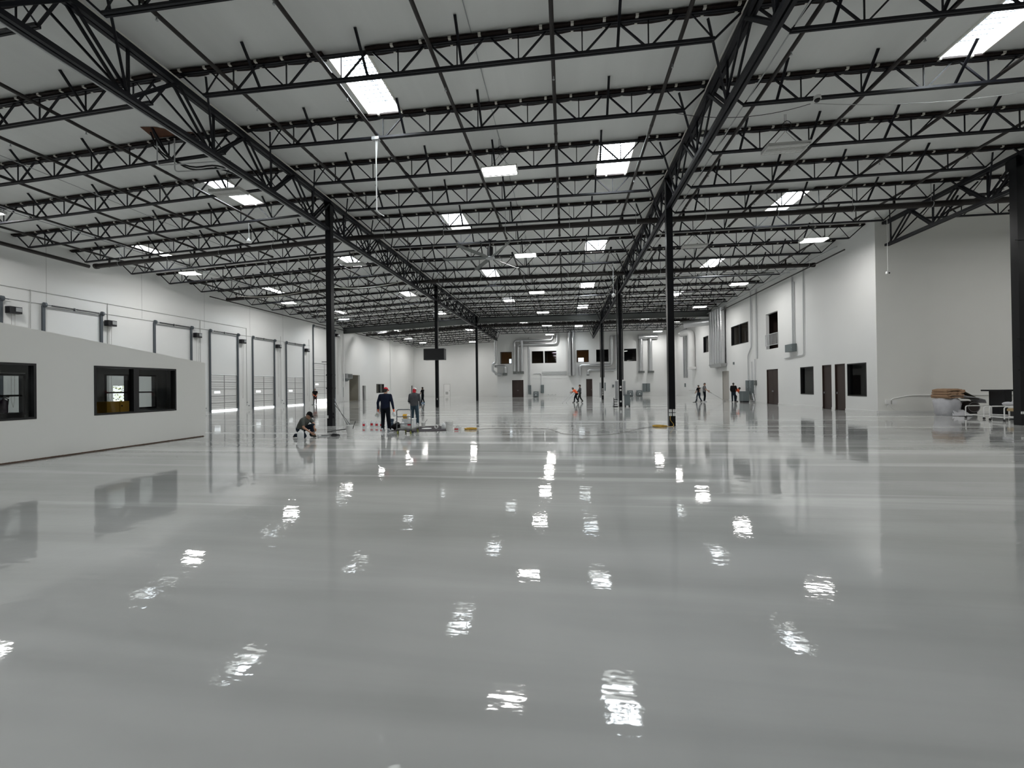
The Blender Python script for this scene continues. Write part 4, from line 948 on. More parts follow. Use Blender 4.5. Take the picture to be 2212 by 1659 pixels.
def remesh(o, v):
    m = o.modifiers.new('remesh', 'REMESH'); m.mode = 'VOXEL'; m.voxel_size = v; m.use_smooth_shade = True
    q = o.modifiers.new('smooth', 'SMOOTH'); q.factor = .6; q.iterations = 2 if v < .01 else 3
def hand(mb, w, d, n, side, curl=.5, k=1.0):
    """palm and five fingers from wrist w along d; n = palm normal; side = direction of the thumb"""
    d = Vector(d).normalized(); n = (Vector(n)-d*Vector(n).dot(d)).normalized(); t = n.cross(d).normalized()*side
    p0 = Vector(w)+d*.012; p1 = Vector(w)+d*.085*k
    for o_, r_ in ((-.028, .015), (-.010, .017), (.010, .017), (.028, .015)): mb.capsule(p0+t*o_*.6, p1+t*o_*k, .018*k, r_*k, 8, 2)
    for o_, L in ((.030, .072), (.010, .080), (-.011, .074), (-.031, .058)):
        a = p1+t*o_*k; e = d.copy(); 
        for q in (.45, .32, .25):
            ang = curl*(.9 if q == .45 else 1.1); e = (e*math.cos(ang*.8)+n*math.sin(ang*.8)).normalized(); e0 = e; b = a+e*L*q*k*1.15
            mb.capsule(a, b, .0088*k, .0078*k, 7, 2); a = b
    a = Vector(w)+d*.03*k+t*.026*k; b = a+(d*.6+t*.8+n*.25).normalized()*.040*k; c = b+(d*.85+t*.25+n*.45).normalized()*.032*k
    mb.capsule(a, b, .013*k, .011*k, 8, 2); mb.capsule(b, c, .011*k, .009*k, 8, 2)
def person(label, loc, rz, J, look, near=False, sc=1.0, group=None):
    t = thing('person', label, 'person', loc, rz, group); t.scale = (sc, sc, sc)
    D = dict(pelvis=(0, 0, .93), waist=(0, 0, 1.08), chest=(0, 0, 1.30), neck=(0, .01, 1.46), head=(0, .03, 1.60), look=(0, 1, 0),
             shl=(-.185, 0, 1.41), shr=(.185, 0, 1.41), ell=(-.245, -.02, 1.13), elr=(.245, -.02, 1.13), wrl=(-.26, .05, .89), wrr=(.26, .05, .89),
             hil=(-.09, 0, .90), hir=(.09, 0, .90), knl=(-.10, .03, .50), knr=(.10, .03, .50), anl=(-.105, -.02, .09), anr=(.105, -.02, .09), tol=(-.12, .15, .035), tor=(.12, .15, .035), hcl=.6, hcr=.6)
    D.update(J); V = lambda k: Vector(D[k])
    lk = V('look').normalized(); up_ = (V('head')-V('neck')).normalized(); rx = lk.cross(up_).normalized(); uz = rx.cross(lk).normalized()
    R = Matrix((rx, lk, uz)).transposed(); hd = V('head'); H = lambda x, y, z: hd+R @ Vector((x, y, z))
    b = MB()
    b.ell(H(0, -.008, .035), .075, .092, .088, 14, 10, R); b.ell(H(0, .028, -.045), .056, .062, .065, 12, 8, R)
    b.capsule(H(0, .085, .01), H(0, .112, -.022), .010, .015, 8, 2)                        # nose
    b.capsule(H(-.022, .082, -.058), H(.022, .082, -.058), .009, .009, 6, 2)                # mouth
    b.ell(H(0, .075, -.095), .024, .020, .016, 8, 6, R)                                      # chin
    for s_ in (-1, 1): b.ell(H(s_*.078, -.008, -.01), .012, .022, .034, 8, 6, R)
    b.capsule(V('neck')-(V('head')-V('neck'))*.3, H(0, -.015, -.05), .062, .052, 12)
    sh = V('shr')-V('shl')
    b.capsule(V('shl')+sh*.18, V('shr')-sh*.18, .05, .05); b.capsule(V('pelvis'), V('waist'), .12, .11); b.capsule(V('waist'), V('chest'), .11, .125)
    for s_ in 'lr':
        a, e, w = V('sh'+s_), V('el'+s_), V('wr'+s_); b.capsule(a, e, .052, .040); b.capsule(e, w, .040, .027)
        h, k, n_ = V('hi'+s_), V('kn'+s_), V('an'+s_); b.capsule(h, k, .078, .052); b.capsule(k, n_, .050, .036)
    hb = MB() if look.get('glove') else b; fwd = Vector((0, 1, 0))
    for s_, sg in (('l', 1), ('r', -1)):
        w = V('wr'+s_); d = V('h'+s_) if 'h'+s_ in D else w-V('el'+s_)
        n_ = Vector((1 if s_ == 'l' else -1, .2, -.1)); 
        if abs(d.normalized().dot(n_.normalized())) > .8: n_ = Vector((0, .3, -1))
        tv = n_.cross(d); side = 1 if tv.dot(fwd) > 0 else -1
        hand(hb, w, d, n_, side, D['hc'+s_], 1.0)
        if hb is not b: hb.capsule(w-d.normalized()*.05, w+d.normalized()*.02, .036, .030)
    o = b.build('body', look.get('skin', SK1), t, True); remesh(o, .0065 if near else .013)
    if hb is not b: o = hb.build('gloves', look['glove'], t, True); remesh(o, .0065 if near else .012)
    # shirt
    c = MB(); ax = sh.normalized()
    tor = [(V('pelvis')+(V('waist')-V('pelvis'))*-.25, .155, .115), (V('pelvis')+(V('waist')-V('pelvis'))*.3, .160, .120), (V('waist'), .155, .118), (V('waist').lerp(V('chest'), .5), .165, .125), (V('chest'), .180, .130), (V('chest').lerp(V('neck'), .45), .172, .118), (V('chest').lerp(V('neck'), .8), .125, .095), (V('neck')+(V('neck')-V('chest'))*.08, .084, .082)]
    bk = look.get('bulk', 1.0); rings = []
    for i, (p, rw, rd) in enumerate(tor):
        dd = (tor[min(i+1, 7)][0]-tor[max(i-1, 0)][0]).normalized(); xx = (ax-dd*ax.dot(dd)).normalized(); yy = dd.cross(xx)
        rings.append([p+xx*math.cos(2*PI*j/18)*rw*bk+yy*math.sin(2*PI*j/18)*rd*bk for j in range(18)])
    c.loft(rings)
    for s_ in 'lr':
        a, e, w = V('sh'+s_), V('el'+s_), V('wr'+s_)
        nb = V('chest').lerp(V('neck'), .72); c.capsule(nb.lerp(a, .25), a, .072, .068); c.capsule(V('chest').lerp(a, .4), a, .10, .068)
        if look.get('sleeve') == 'long': c.capsule(a, e, .070, .054); c.capsule(e, e.lerp(w, .88), .054, .042)
        else: c.capsule(a, a.lerp(e, .62), .070, .062)
    o = c.build('shirt', look['shirt'], t, True); remesh(o, .012 if near else .02)
    if look.get('vest'):
        vm = MB(); vm.loft([[p+(q-p)*1.07 for q in rg] for (p, _, _), rg in zip(tor[1:7], rings[1:7])]); o = vm.build('vest', look['vest'], t, True); remesh(o, .02)
    c = MB(); c.ell(V('pelvis'), .165*bk, .135, .14, 14, 8)
    for s_ in 'lr':
        h, k, n_ = V('hi'+s_), V('kn'+s_), V('an'+s_); c.capsule(h, k, .104, .080); c.capsule(k, n_+(k-n_).normalized()*.02, .078, .066)
    o = c.build('trousers', look['pants'], t, True); remesh(o, .012 if near else .02)
    for s_ in 'lr':
        n_, to = V('an'+s_), V('to'+s_); d = (to-n_); c = MB(); c.capsule(n_-d.normalized()*.03-Vector((0, 0, .0)), n_.lerp(to, .3), .050, .045); c.capsule(n_.lerp(to, .0)+Vector((0, 0, -.03)), to, .045, .036); c.capsule(n_.lerp(to, .5), to, .045, .034)
        o = c.build('shoe', look.get('shoe', M_BOOT), t, True); remesh(o, .012)
    for s_ in (-1, 1): MB().ell(H(s_*.028, .080, .008), .011, .008, .008, 8, 6).build('eye', M_EYE, t, True)
    hr = MB(); hr.ell(H(0, -.022, .045), .082, .092, .088, 14, 10, R); hr.ell(H(0, -.055, -.005), .072, .058, .07, 12, 8, R); o = hr.build('hair', M_HAIR, t, True)
    cap = look.get('cap')
    if cap:
        c = MB(); rings = []
        for i in range(7):
            a = i/6*PI/2; rings.append([H(.088*math.cos(a)*math.cos(2*PI*j/20), -.01+.103*math.cos(a)*math.sin(2*PI*j/20), .055+.092*math.sin(a)) for j in range(20)])
        c.loft(rings); o = c.build('cap', cap, t, True)
        bd = look.get('brim', 1)
        if bd:
            c = MB(); c.loft([[H(x, bd*(.07+.0), z) for x, z in ((-.07, .058), (.07, .058), (.07, .066), (-.07, .066))], [H(x, bd*(.13), z) for x, z in ((-.062, .050), (.062, .050), (.062, .057), (-.062, .057))], [H(x, bd*(.168), z) for x, z in ((-.035, .040), (.035, .040), (.035, .046), (-.035, .046))]]); c.build('cap_brim', look.get('brimc', cap), o)
        if look.get('flap'):
            c = MB(); c.loft([[H(.07*math.cos(a), -.02+.085*math.sin(a)*1.0, z) for a in [PI+.25+(PI-.5)*j/8 for j in range(9)]]+[H(.078*math.cos(a), -.02+.095*math.sin(a), z) for a in [2*PI-.25-(PI-.5)*j/8 for j in range(9)]] for z in (.06, 0, -.06, -.11)]); c.build('neck_flap', look['flap'], t)
    return t
person('kneeling worker in grey tee and black cap beside the left column', (-9.15, 13.45, 0), -PI/2-.12, dict(
    pelvis=(0, -.07, .30), waist=(0, -.02, .43), chest=(0, .09, .57), neck=(0, .20, .68), head=(.01, .29, .77), look=(.15, .8, -.62),
    shl=(-.18, .15, .65), shr=(.18, .16, .63), ell=(-.17, .33, .46), elr=(.20, .22, .37), wrl=(-.03, .47, .31), wrr=(.10, .44, .19), hcl=.8, hcr=.8, hl=(.1, .6, -.6), hr=(-.05, .75, -.5),
    hil=(-.09, -.04, .29), hir=(.09, -.05, .27), knl=(-.12, .33, .41), knr=(.12, .18, .075), anl=(-.12, .27, .09), anr=(.11, -.20, .09), tol=(-.12, .44, .04), tor=(.11, -.26, .04)),
    dict(shirt=GGREY, pants=JEAN, cap=BLK, shoe=M_BOOT, bulk=1.12), near=True)
person('worker seen from behind in navy shirt, red cap and orange gloves', (-6.98, 15.41, 0), .04, dict(
    head=(0, .055, 1.585), look=(.12, .95, -.28), shl=(-.20, 0, 1.40), shr=(.20, 0, 1.40), ell=(-.295, -.02, 1.12), elr=(.285, -.02, 1.12), wrl=(-.30, .02, .86), wrr=(.32, .02, .86), hcl=1.0, hcr=.9, knl=(-.12, .05, .50), anl=(-.10, -.04, .09), knr=(.12, .0, .50), anr=(.14, .08, .09), tor=(.20, .24, .035), tol=(-.10, .12, .035)),
    dict(shirt=NAVY, pants=DJ, cap=M_CAPR, brim=1, shoe=M_SHOEW, sleeve='long', glove=M_ORG, bulk=1.16), near=True, sc=1.0)
person('worker seen from behind in grey sweater and red-and-white hood', (-6.68, 17.75, 0), -.05, dict(
    head=(0, .05, 1.57), look=(.1, .95, -.3), shl=(-.20, .0, 1.38), shr=(.20, .0, 1.38), chest=(0, 0, 1.28), ell=(-.27, .02, 1.09), elr=(.27, .02, 1.09), wrl=(-.13, .24, .98), wrr=(.22, .12, .86), knl=(-.12, .03, .50), knr=(.12, .03, .50), anl=(-.12, -.02, .09), anr=(.15, .0, .09)),
    dict(shirt=GREY, pants=BJEAN, cap=M_WHITE, brim=0, flap=M_CAPR, shoe=M_SHOEW, sleeve='long', bulk=1.2), near=True, sc=.99)
walk = dict(knl=(-.09, .17, .50), anl=(-.09, .22, .09), tol=(-.09, .38, .04), knr=(.09, -.02, .48), anr=(.09, -.24, .12), tor=(.09, -.12, .04))
hold = dict(elr=(.25, .16, 1.12), wrr=(.12, .36, 1.02), ell=(-.24, .12, 1.12), wrl=(-.10, .34, .92), hcl=1.2, hcr=1.2)
person('worker all in black pushing a pole, left of the second left column', (-15.1, 42.6, 0), PI/2-.25, dict(**hold, anl=(-.14, .05, .09), anr=(.14, -.08, .09)), dict(shirt=BLK, pants=DJ, cap=BLK, brim=1, skin=SK2, shoe=mat('blue_shoe', (.08, .22, .42), .6)))
person('worker in black tee with orange gloves between two dock doors', (-26.85, 41.7, 0), PI+.55, dict(**hold, look=(.1, .9, -.5)), dict(shirt=BLK, pants=cloth('patterned_shorts', (.05, .035, .035)), skin=SK1, glove=M_ORG, shoe=mat('grey_sock_boot', (.12, .14, .15), .7), bulk=1.08), sc=1.0)
person('worker in orange vest bent over a pole, partly hidden by the one in grey', (1.05, 41.4, 0), PI/2+.1, dict(walk, **dict(hold, pelvis=(0, -.1, .90), waist=(0, .0, 1.04), chest=(0, .14, 1.20), neck=(0, .24, 1.32), head=(0, .33, 1.42), look=(0, .85, -.5), shl=(-.185, .22, 1.27), shr=(.185, .22, 1.27), ell=(-.2, .36, 1.05), elr=(.2, .36, 1.08), wrl=(-.05, .55, 1.0), wrr=(.05, .48, 1.12))), dict(shirt=M_ORG, vest=M_ORG, pants=DJ, cap=mat('grey_cap', (.2, .2, .2), .6), brim=1, skin=SK2), sc=.98)
person('worker in grey shirt and dark cap walking left, far middle', (1.45, 41.9, 0), PI/2+.05, dict(walk, **hold), dict(shirt=GREY, pants=cloth('dark_olive_trousers', (.03, .032, .028)), cap=BLK, brim=1, sleeve='long', skin=SK1), sc=1.02)
person('worker in black tee stepping while pushing a pole, right rear', (12.35, 40.6, 0), .65, dict(walk, **hold, look=(.3, .85, -.45)), dict(shirt=BLK, pants=JEAN, skin=SK1, bulk=.9), sc=.92)
person('stocky worker in pale grey tee with a long pole, right rear', (12.95, 40.9, 0), -PI/2-.5, dict(hold, look=(.1, .9, -.5)), dict(shirt=TEE, pants=DJ, skin=SK1, bulk=1.15, shoe=M_SHOEW), sc=1.03)
person('worker in black seen from behind beside the grey machine', (15.3, 40.3, 0), -.2, dict(elr=(.28, .1, 1.14), wrr=(.3, .34, 1.05), wrl=(-.18, .2, .95), look=(.2, .9, -.3)), dict(shirt=BLK, pants=JEAN, skin=SK2, bulk=1.2, sleeve='long', shoe=BLK), sc=1.02)
person('worker in orange vest and black helmet bending behind the grey machine', (15.72, 40.95, 0), -PI/2-.1, dict(pelvis=(0, -.2, .86), waist=(0, -.08, 1.0), chest=(0, .10, 1.12), neck=(0, .22, 1.18), head=(0, .33, 1.22), look=(0, .8, -.6), shl=(-.185, .18, 1.15), shr=(.185, .18, 1.15), ell=(-.2, .36, .8), elr=(.2, .36, .8), wrl=(-.12, .5, .66), wrr=(.12, .5, .66), hil=(-.09, -.2, .84), hir=(.09, -.2, .84)), dict(shirt=M_ORG, vest=M_ORG, pants=DJ, cap=BLK, brim=0, skin=SK2), sc=.98)
def polething(a, b, label, head='y', w=.28, r=.014, m=None, nm='squeegee_pole'):
    a = Vector(a); b = Vector(b); t = thing(nm, label, 'long-handled tool', tuple(b)); MB().tube([a-b, (0, 0, 0)], r, 7).build('handle', m or M_GALV, t, smooth=True)
    mb = MB(); d = (b-a).normalized()
    ax = Vector((0, 1, 0)) if head == 'y' else Vector((1, 0, 0)); mb.bar(-ax*w, ax*w, .04, .03); mb.build('head', M_BLACK, t); MB().tube([a-b, (a-b)*.8], r*1.5, 7).build('grip', M_BLACK, t); return t
polething((-15.48, 42.55, 1.05), (-16.6, 42.7, .02), 'long tool pushed by the worker in black, left rear')
polething((-26.95, 41.35, 1.15), (-26.3, 40.7, .02), 'pole with orange-gloved grip at the dock doors', 'x')
polething((.75, 41.35, 1.12), (-.30, 40.1, .02), 'front pole held by the worker in orange vest', 'y', .1); polething((1.0, 41.85, 1.05), (.08, 41.0, .02), 'rear pole held by the walking worker in grey', 'y', .1)
polething((12.5, 40.8, 1.0), (11.75, 39.9, .02), 'pole pushed down to the left by the worker in black tee', 'x', .15); polething((13.35, 41.05, 1.0), (15.0, 41.6, .04), 'pole reaching right from the worker in grey tee', 'y', .15)

# ------------------------------------------------------------------ jugs, buckets and tools on the floor
M_JUG = mat('milky_plastic', (.72, .74, .75), .35, spec=.4); M_LABEL = mat('red_paper_label', (.55, .02, .03), .6); M_BUCKET = mat('white_bucket', (.74, .74, .72), .4)
def jug(x, y, h, label, lab=None, rz=0, z=0, m=None, tilt=None):
    t = thing('plastic_jug', label, 'jug', (x, y, z), rz, 'white plastic jugs'); w = h*.30; m = m or M_JUG
    if tilt: t.rotation_euler = tilt
    def ring(s_, z_): return [(s_*w*math.copysign(abs(math.cos(a))**.5, math.cos(a)), s_*w*.8*math.copysign(abs(math.sin(a))**.5, math.sin(a)), z_) for a in [2*PI*j/20 for j in range(20)]]
    MB().loft([ring(.9, 0), ring(1, .02), ring(1, h*.62), ring(.85, h*.76), ring(.4, h*.88), ring(.28, h*.93)]).build('bottle', m, t, smooth=True)
    MB().tube([(0, 0, h*.92), (0, 0, h)], w*.32, 10).build('lid', M_WHITE, t)
    MB().tube([(w*.2, 0, h*.9), (w*.75, 0, h*.88), (w*.95, 0, h*.66)], w*.13, 8).build('handle', m, t, smooth=True)
    if lab: MB().loft([[(-w*.62, -w*.83, h*.22), (w*.62, -w*.83, h*.22), (w*.62, -w*.80, h*.22), (-w*.62, -w*.80, h*.22)], [(-w*.62, -w*.83, h*.55), (w*.62, -w*.83, h*.55), (w*.62, -w*.80, h*.55), (-w*.62, -w*.80, h*.55)]]).build('paper_label', lab, t)
    return t
jug(-8.90, 12.98, .33, 'large milky jug in front of the kneeling worker', rz=.4)
jug(-8.66, 17.0, .28, 'red-labelled white jug farthest left behind the left column', M_LABEL); jug(-8.42, 17.25, .29, 'red-labelled white jug, second from the left', M_LABEL); jug(-8.16, 17.15, .27, 'red-labelled white jug beside the white pad', M_LABEL, .2); jug(-7.86, 17.0, .28, 'red-labelled white jug just left of the worker in navy', M_LABEL)
jug(-4.92, 16.3, .27, 'clear jug on the right end of the dark mat')
def bucket(x, y, r_, h, label, m, z=0, bail=True):
    t = thing('bucket', label, 'bucket', (x, y, z), random.random()*6, 'work buckets')
    MB().lathe([(r_*.82, 0), (r_, h), (r_*1.04, h), (r_*1.04, h-.02), (r_*.96, h-.02), (r_*.93, h-.0), (r_*.78, .015)], k=22).build('tub', m, t, smooth=True)
    MB().lathe([(r_*1.03, h*.82), (r_*1.06, h*.82), (r_*1.06, h*.86), (r_*1.03, h*.86)], k=22).build('rim', m, t)
    if bail: MB().tube([(r_*math.cos(a), -.05-.75*r_*math.sin(a), h*.86+.02-.30*h*math.sin(a)) for a in [PI*j/12 for j in range(13)]], .005, 6).build('bail_handle', M_GALV, t)
    return t
bucket(-7.72, 14.1, .145, .37, 'white bucket holding two leaning poles, right of the left column', M_BUCKET)
bucket(-4.52, 15.75, .15, .36, 'clear white bucket with a wire handle right of the dark mat', M_BUCKET)
bucket(-7.38, 16.75, .15, .38, 'dark blue bucket behind the worker in navy', mat('blue_bucket', (.03, .06, .10), .5))
bucket(-6.05, 17.1, .09, .20, 'small white paint pot with a brush on the dark mat', M_BUCKET)
tag(MB().tube([(-6.03, 17.08, .12), (-5.85, 17.05, .34)], .008, 6).build('brush', M_BROWN), 'thin brush handle standing in the small paint pot', 'brush')
polething((-10.35, 17.45, 1.25), (-7.80, 14.15, .26), 'left of two poles leaning from the column into the white bucket', 'x', .02, .010, M_BLACK, 'roller_pole'); polething((-10.33, 17.42, 1.05), (-7.66, 14.15, .26), 'right of two poles leaning from the column into the white bucket', 'x', .02, .010, M_BLACK, 'roller_pole')
tag(MB().tube([(-7.62, 14.05, .2), (-7.50, 14.05, .52)], .012, 6).build('trowel', M_BLACK), 'short black trowel handle sticking out of the white bucket', 'trowel')
polething((-8.75, 14.35, .10), (-7.95, 14.2, .22), 'black squeegee lying between the column and the white bucket', 'y', .09, .016, M_BLACK, 'squeegee')
t = thing('cable_reel', 'black coiled strap lying on the floor right of the kneeling worker', 'coil', (-8.17, 13.85, 0))
for i in range(4): MB().tube([((.15-.018*i)*math.cos(a)+.02*(-1)**i, (.11-.014*i)*math.sin(a), .018+.018*i+.015*math.sin(2*a+i)) for a in [2*PI*j/18 for j in range(19)]], .016, 6).build('loop', M_BLACK, t)
tag(MB().box(-8.62, -8.30, 13.52, 13.72, 0, .012).build('trowel', M_GALV), 'flat steel trowel blade under the kneeling worker hands', 'trowel')
tag(MB().box(-8.78, -8.36, 13.98, 14.03, 0, .03).build('ruler', M_GALV), 'short grey bar on the floor beside the coiled strap', 'bar')
jug(-8.66, 13.62, .10, 'small white cup in front of the kneeling worker')
t = thing('roller_pad', 'white pad lying right of the red-labelled jugs', 'pad', (-8.0, 17.35, 0)); MB().ell((0, 0, .03), .17, .09, .03).build('pad', M_WHITE, t, smooth=True)
# held containers
jug(-7.36, 15.42, .24, 'pale square jug in the left orange glove of the worker in navy', mat('beige_label', (.5, .5, .42), .6), z=.58, tilt=(0, .45, .2)); jug(-6.60, 15.42, .18, 'small clear cup in the right orange glove of the worker in navy', z=.60, tilt=(0, -.4, 0))
t = thing('work_bag', 'black soft bag on the floor behind the cart', 'bag', (-6.80, 15.95, 0)); o = MB().ell((0, 0, .12), .20, .16, .13).ell((.08, 0, .2), .12, .1, .12).build('sack', BLK, t, True); MB().tube([(-.1, 0, .2), (0, .02, .34), (.14, 0, .26)], .012, 6).build('strap', M_BLACK, t)
# platform cart
t = thing('platform_cart', 'steel platform cart with a tall push handle loaded with jugs', 'cart', (-5.86, 14.75, 0), .03); M_HND = mat('dull_steel_tube', (.20, .21, .22), .4, metal=.5)
MB().box(-.30, .30, -.30, .62, .17, .205).build('deck', mat('worn_grey_deck', (.17, .17, .16), .7), t)
MB().tube(rnd([(-.27, -.27, .20), (-.27, -.27, .90), (.27, -.27, .90), (.27, -.27, .20)], .09, 6), .019, 10).build('push_handle', M_HND, t, smooth=True)
for z in (.64, .38): MB().tube([(-.27, -.27, z), (.27, -.27, z)], .015, 8).build('crossbar', M_HND, t)
M_YG = mat('yellow_green_tyre', (.42, .45, .12), .5)
for sx in (-.24, .24):
    for sy in (-.24, .54):
        w = MB().tube([(sx-.018, sy, .065), (sx+.018, sy, .065)], .062, 16).build('wheel', M_YG, t); f = MB(); f.box(sx-.035, sx-.026, sy-.03, sy+.03, .06, .17); f.box(sx+.026, sx+.035, sy-.03, sy+.03, .06, .17); f.build('caster_fork', M_BLACK, t)
t = thing('paint_tin', 'yellow-labelled tin on the cart behind the handle', 'tin', (-5.98, 15.0, .53)); MB().tube([(-.1, 0, .09), (.06, 0, .09)], .085, 18).build('tin', M_YEL, t, smooth=True); MB().tube([(.06, 0, .09), (.13, 0, .09)], .08, 18).build('band', M_WHITE, t)
t = thing('storage_box', 'clear plastic box stacked on the cart', 'box', (-5.88, 15.05, .206)); MB().box(-.22, .22, -.15, .15, 0, .30).build('box', M_JUG, t); MB().box(-.23, .23, -.16, .16, .30, .325).build('lid', M_WHITE, t)
t = thing('storage_box', 'red-labelled white box at the right of the cart', 'box', (-5.70, 14.68, .206)); MB().box(-.08, .08, -.06, .06, 0, .26).build('box', M_BUCKET, t); MB().box(-.075, .085, -.063, -.06, .10, .17).build('paper_label', M_LABEL, t)
jug(-5.98, 14.66, .24, 'white jug at the left of the cart deck', z=.206, rz=1.2)
t = thing('waste_box', 'white box on the floor under the cart', 'box', (-5.88, 14.35, 0)); MB().box(-.09, .09, -.06, .06, 0, .14).build('box', M_BUCKET, t)
# mat
m = MB(); pts = [(-6.9, 15.6), (-6.2, 15.35), (-5.0, 15.5), (-4.55, 15.7), (-4.85, 16.5), (-5.0, 17.3), (-5.7, 17.5), (-6.3, 17.2), (-6.6, 16.5)]
m.loft([[(x, y, .001) for x, y in pts], [(x, y, .018) for x, y in pts]]); o = m.build('floor_mat', mat('dark_felt_mat', (.045, .038, .042), .9, noise=.4, nscale=6, bump=.4, bscale=10)); tag(o, 'dark rumpled felt mat under the cart and tools', 'mat')
tag(MB().lathe([(.001, .018), (.20, .018), (.21, .03), (.20, .035), (.001, .035)], cx=-5.62, cy=16.3, k=24).build('lid_disc', M_WHITE), 'white round lid lying on the dark mat', 'lid')
t = thing('tape_roll', 'white tape roll standing on the dark mat', 'tape', (-5.22, 16.3, .018)); MB().loft([[(r__*math.cos(a), y__, .08+r__*math.sin(a)) for a in [2*PI*j/18 for j in range(18)]] for r__, y__ in ((.045, -.03), (.08, -.03), (.08, .03), (.045, .03), (.045, -.03))], cap=False).build('roll', M_WHITE, t)
t = thing('tool_box', 'small white and red box at the end of the yellow cord', 'box', (-4.22, 15.95, 0)); MB().box(-.13, .11, -.09, .09, 0, .12).build('box', M_BUCKET, t); MB().box(-.13, .03, -.093, -.09, .02, .07).build('paper_label', M_LABEL, t); MB().tube([(-.08, 0, .12), (-.02, 0, .17), (.06, 0, .12)], .008, 6).build('handle', M_BLACK, t)
for x, y, w in ((-6.0, 17.45, 'left'), (-5.3, 17.5, 'right')): pass
t = thing('spray_bottle', 'tall dark bottle behind the grey worker legs', 'bottle', (-6.50, 17.35, 0)); MB().lathe([(.001, 0), (.045, 0), (.045, .22), (.02, .27), (.02, .32)], k=12).build('bottle', M_BOOT, t, smooth=True); MB().tube([(0, 0, .32), (0, 0, .34)], .025, 8).build('cap', M_BLACK, t)
# cords
M_CORDY = mat('yellow_cord', (.50, .30, .03), .5); M_CORD = mat('grey_cord', (.16, .15, .14), .6)
def smoothpath(P, n=6):
    P = [Vector(p) for p in P]; out = []
    for i in range(len(P)-1):
        p0, p1, p2, p3 = P[max(i-1, 0)], P[i], P[i+1], P[min(i+2, len(P)-1)]
        for k in range(n):
            s_ = k/n; out.append(.5*((2*p1)+(p2-p0)*s_+(2*p0-5*p1+4*p2-p3)*s_*s_+(3*p1-p0-3*p2+p3)*s_**3))
    return out+[P[-1]]
o = MB().tube(smoothpath([(-3.4, 16.2, .012), (-3.0, 16.5, .012), (-1.9, 16.45, .012), (-.77, 16.31, .012), (-.3, 15.3, .012), (-.04, 14.6, .012), (.73, 14.21, .012), (1.53, 14.49, .012), (2.2, 15.4, .012), (3.0, 16.67, .012), (3.5, 17.1, .012)]), .007, 6).build('extension_cord', M_CORD, None, True); tag(o, 'thin grey extension cord curving across the floor between two coils', 'cord')
def coil(x, y, label, rx=.22, n=7):
    P = []
    for i in range(n*16):
        a = 2*PI*i/16; q = rx*(.75+.3*random.random()); P.append((x+q*math.cos(a), y+q*.9*math.sin(a), .012+.05*i/(n*16)))
    o = MB().tube(P, .011, 5).build('cord_coil', M_CORDY, None, True); tag(o, label, 'cord')
coil(-3.75, 16.1, 'yellow cord coil at the right end of the floor mat', .25); coil(3.72, 17.2, 'yellow cord coil at the foot of the first right column', .27)
o = MB().tube(smoothpath([(4.22, 17.5, .42), (4.20, 17.44, .25), (4.30, 17.42, .1), (4.25, 17.3, .012), (3.95, 17.2, .012)]), .010, 6).build('extension_cord', M_CORDY, None, True); tag(o, 'yellow cord hanging from the outlets on the first right column', 'cord')
o = MB().tube(smoothpath([(-6.35, 17.55, .9), (-6.2, 17.5, .6), (-6.22, 17.4, .2), (-6.1, 17.2, .02)]), .010, 6).build('hose', M_GALV, None, True); tag(o, 'thin pale hose beside the worker in the grey sweater', 'hose')
# ------------------------------------------------------------------ heap and racks at the far right
M_CARD = mat('cardboard', (.32, .20, .12), .8, noise=.15, nscale=4); M_WRAP = mat('grey_white_sheeting', (.52, .52, .55), .4, noise=.15, nscale=5, bump=.6, bscale=6)
t = thing('covered_machine', 'machine under crumpled pale plastic sheeting by the end wall', 'covered machine', (18.55, 22.9, 0)); m = MB(); rings = []
for i, (z, s_) in enumerate(((0, .80), (.12, .92), (.35, 1.02), (.62, 1.04), (.82, .98), (.93, .80))):
    rings.append([((.44+.06*random.uniform(-1, 1))*s_*math.cos(a), (.50+.06*random.uniform(-1, 1))*s_*math.sin(a), z*.91) for a in [2*PI*j/26 for j in range(26)]])
m.loft(rings).build('sheeting', M_WRAP, t, True)
m = MB(); m.loft([[(-.2, -.55, .02), (.5, -.75, .02), (.55, -.5, .05), (-.1, -.4, .2)], [(-.1, -.55, .06), (.3, -.62, .10), (.3, -.5, .3), (-.1, -.42, .32)]]); m.build('loose_fold', M_WRAP, t)
t = thing('steel_drum', 'dark drum lying beside the sheeted machine', 'drum', (19.42, 22.95, .42)); MB().loft([[(r__*math.cos(a), y__, r__*math.sin(a)) for a in [2*PI*j/24 for j in range(24)]] for r__, y__ in ((.26, -.42), (.28, -.40), (.28, -.12), (.29, -.1), (.28, -.08), (.28, .40), (.26, .42))]).build('drum', mat('dark_bronze_drum', (.04, .03, .028), .45), t, smooth=True); MB().box(-.24, .24, -.3, .3, -.42, -.26).build('cradle', M_BLACK, t)
MB().loft([[(r__*math.cos(a), -.425, r__*math.sin(a)) for a in [2*PI*j/20 for j in range(20)]] for r__ in (.24, .225)], cap=False).build('rim', M_GALV, t)
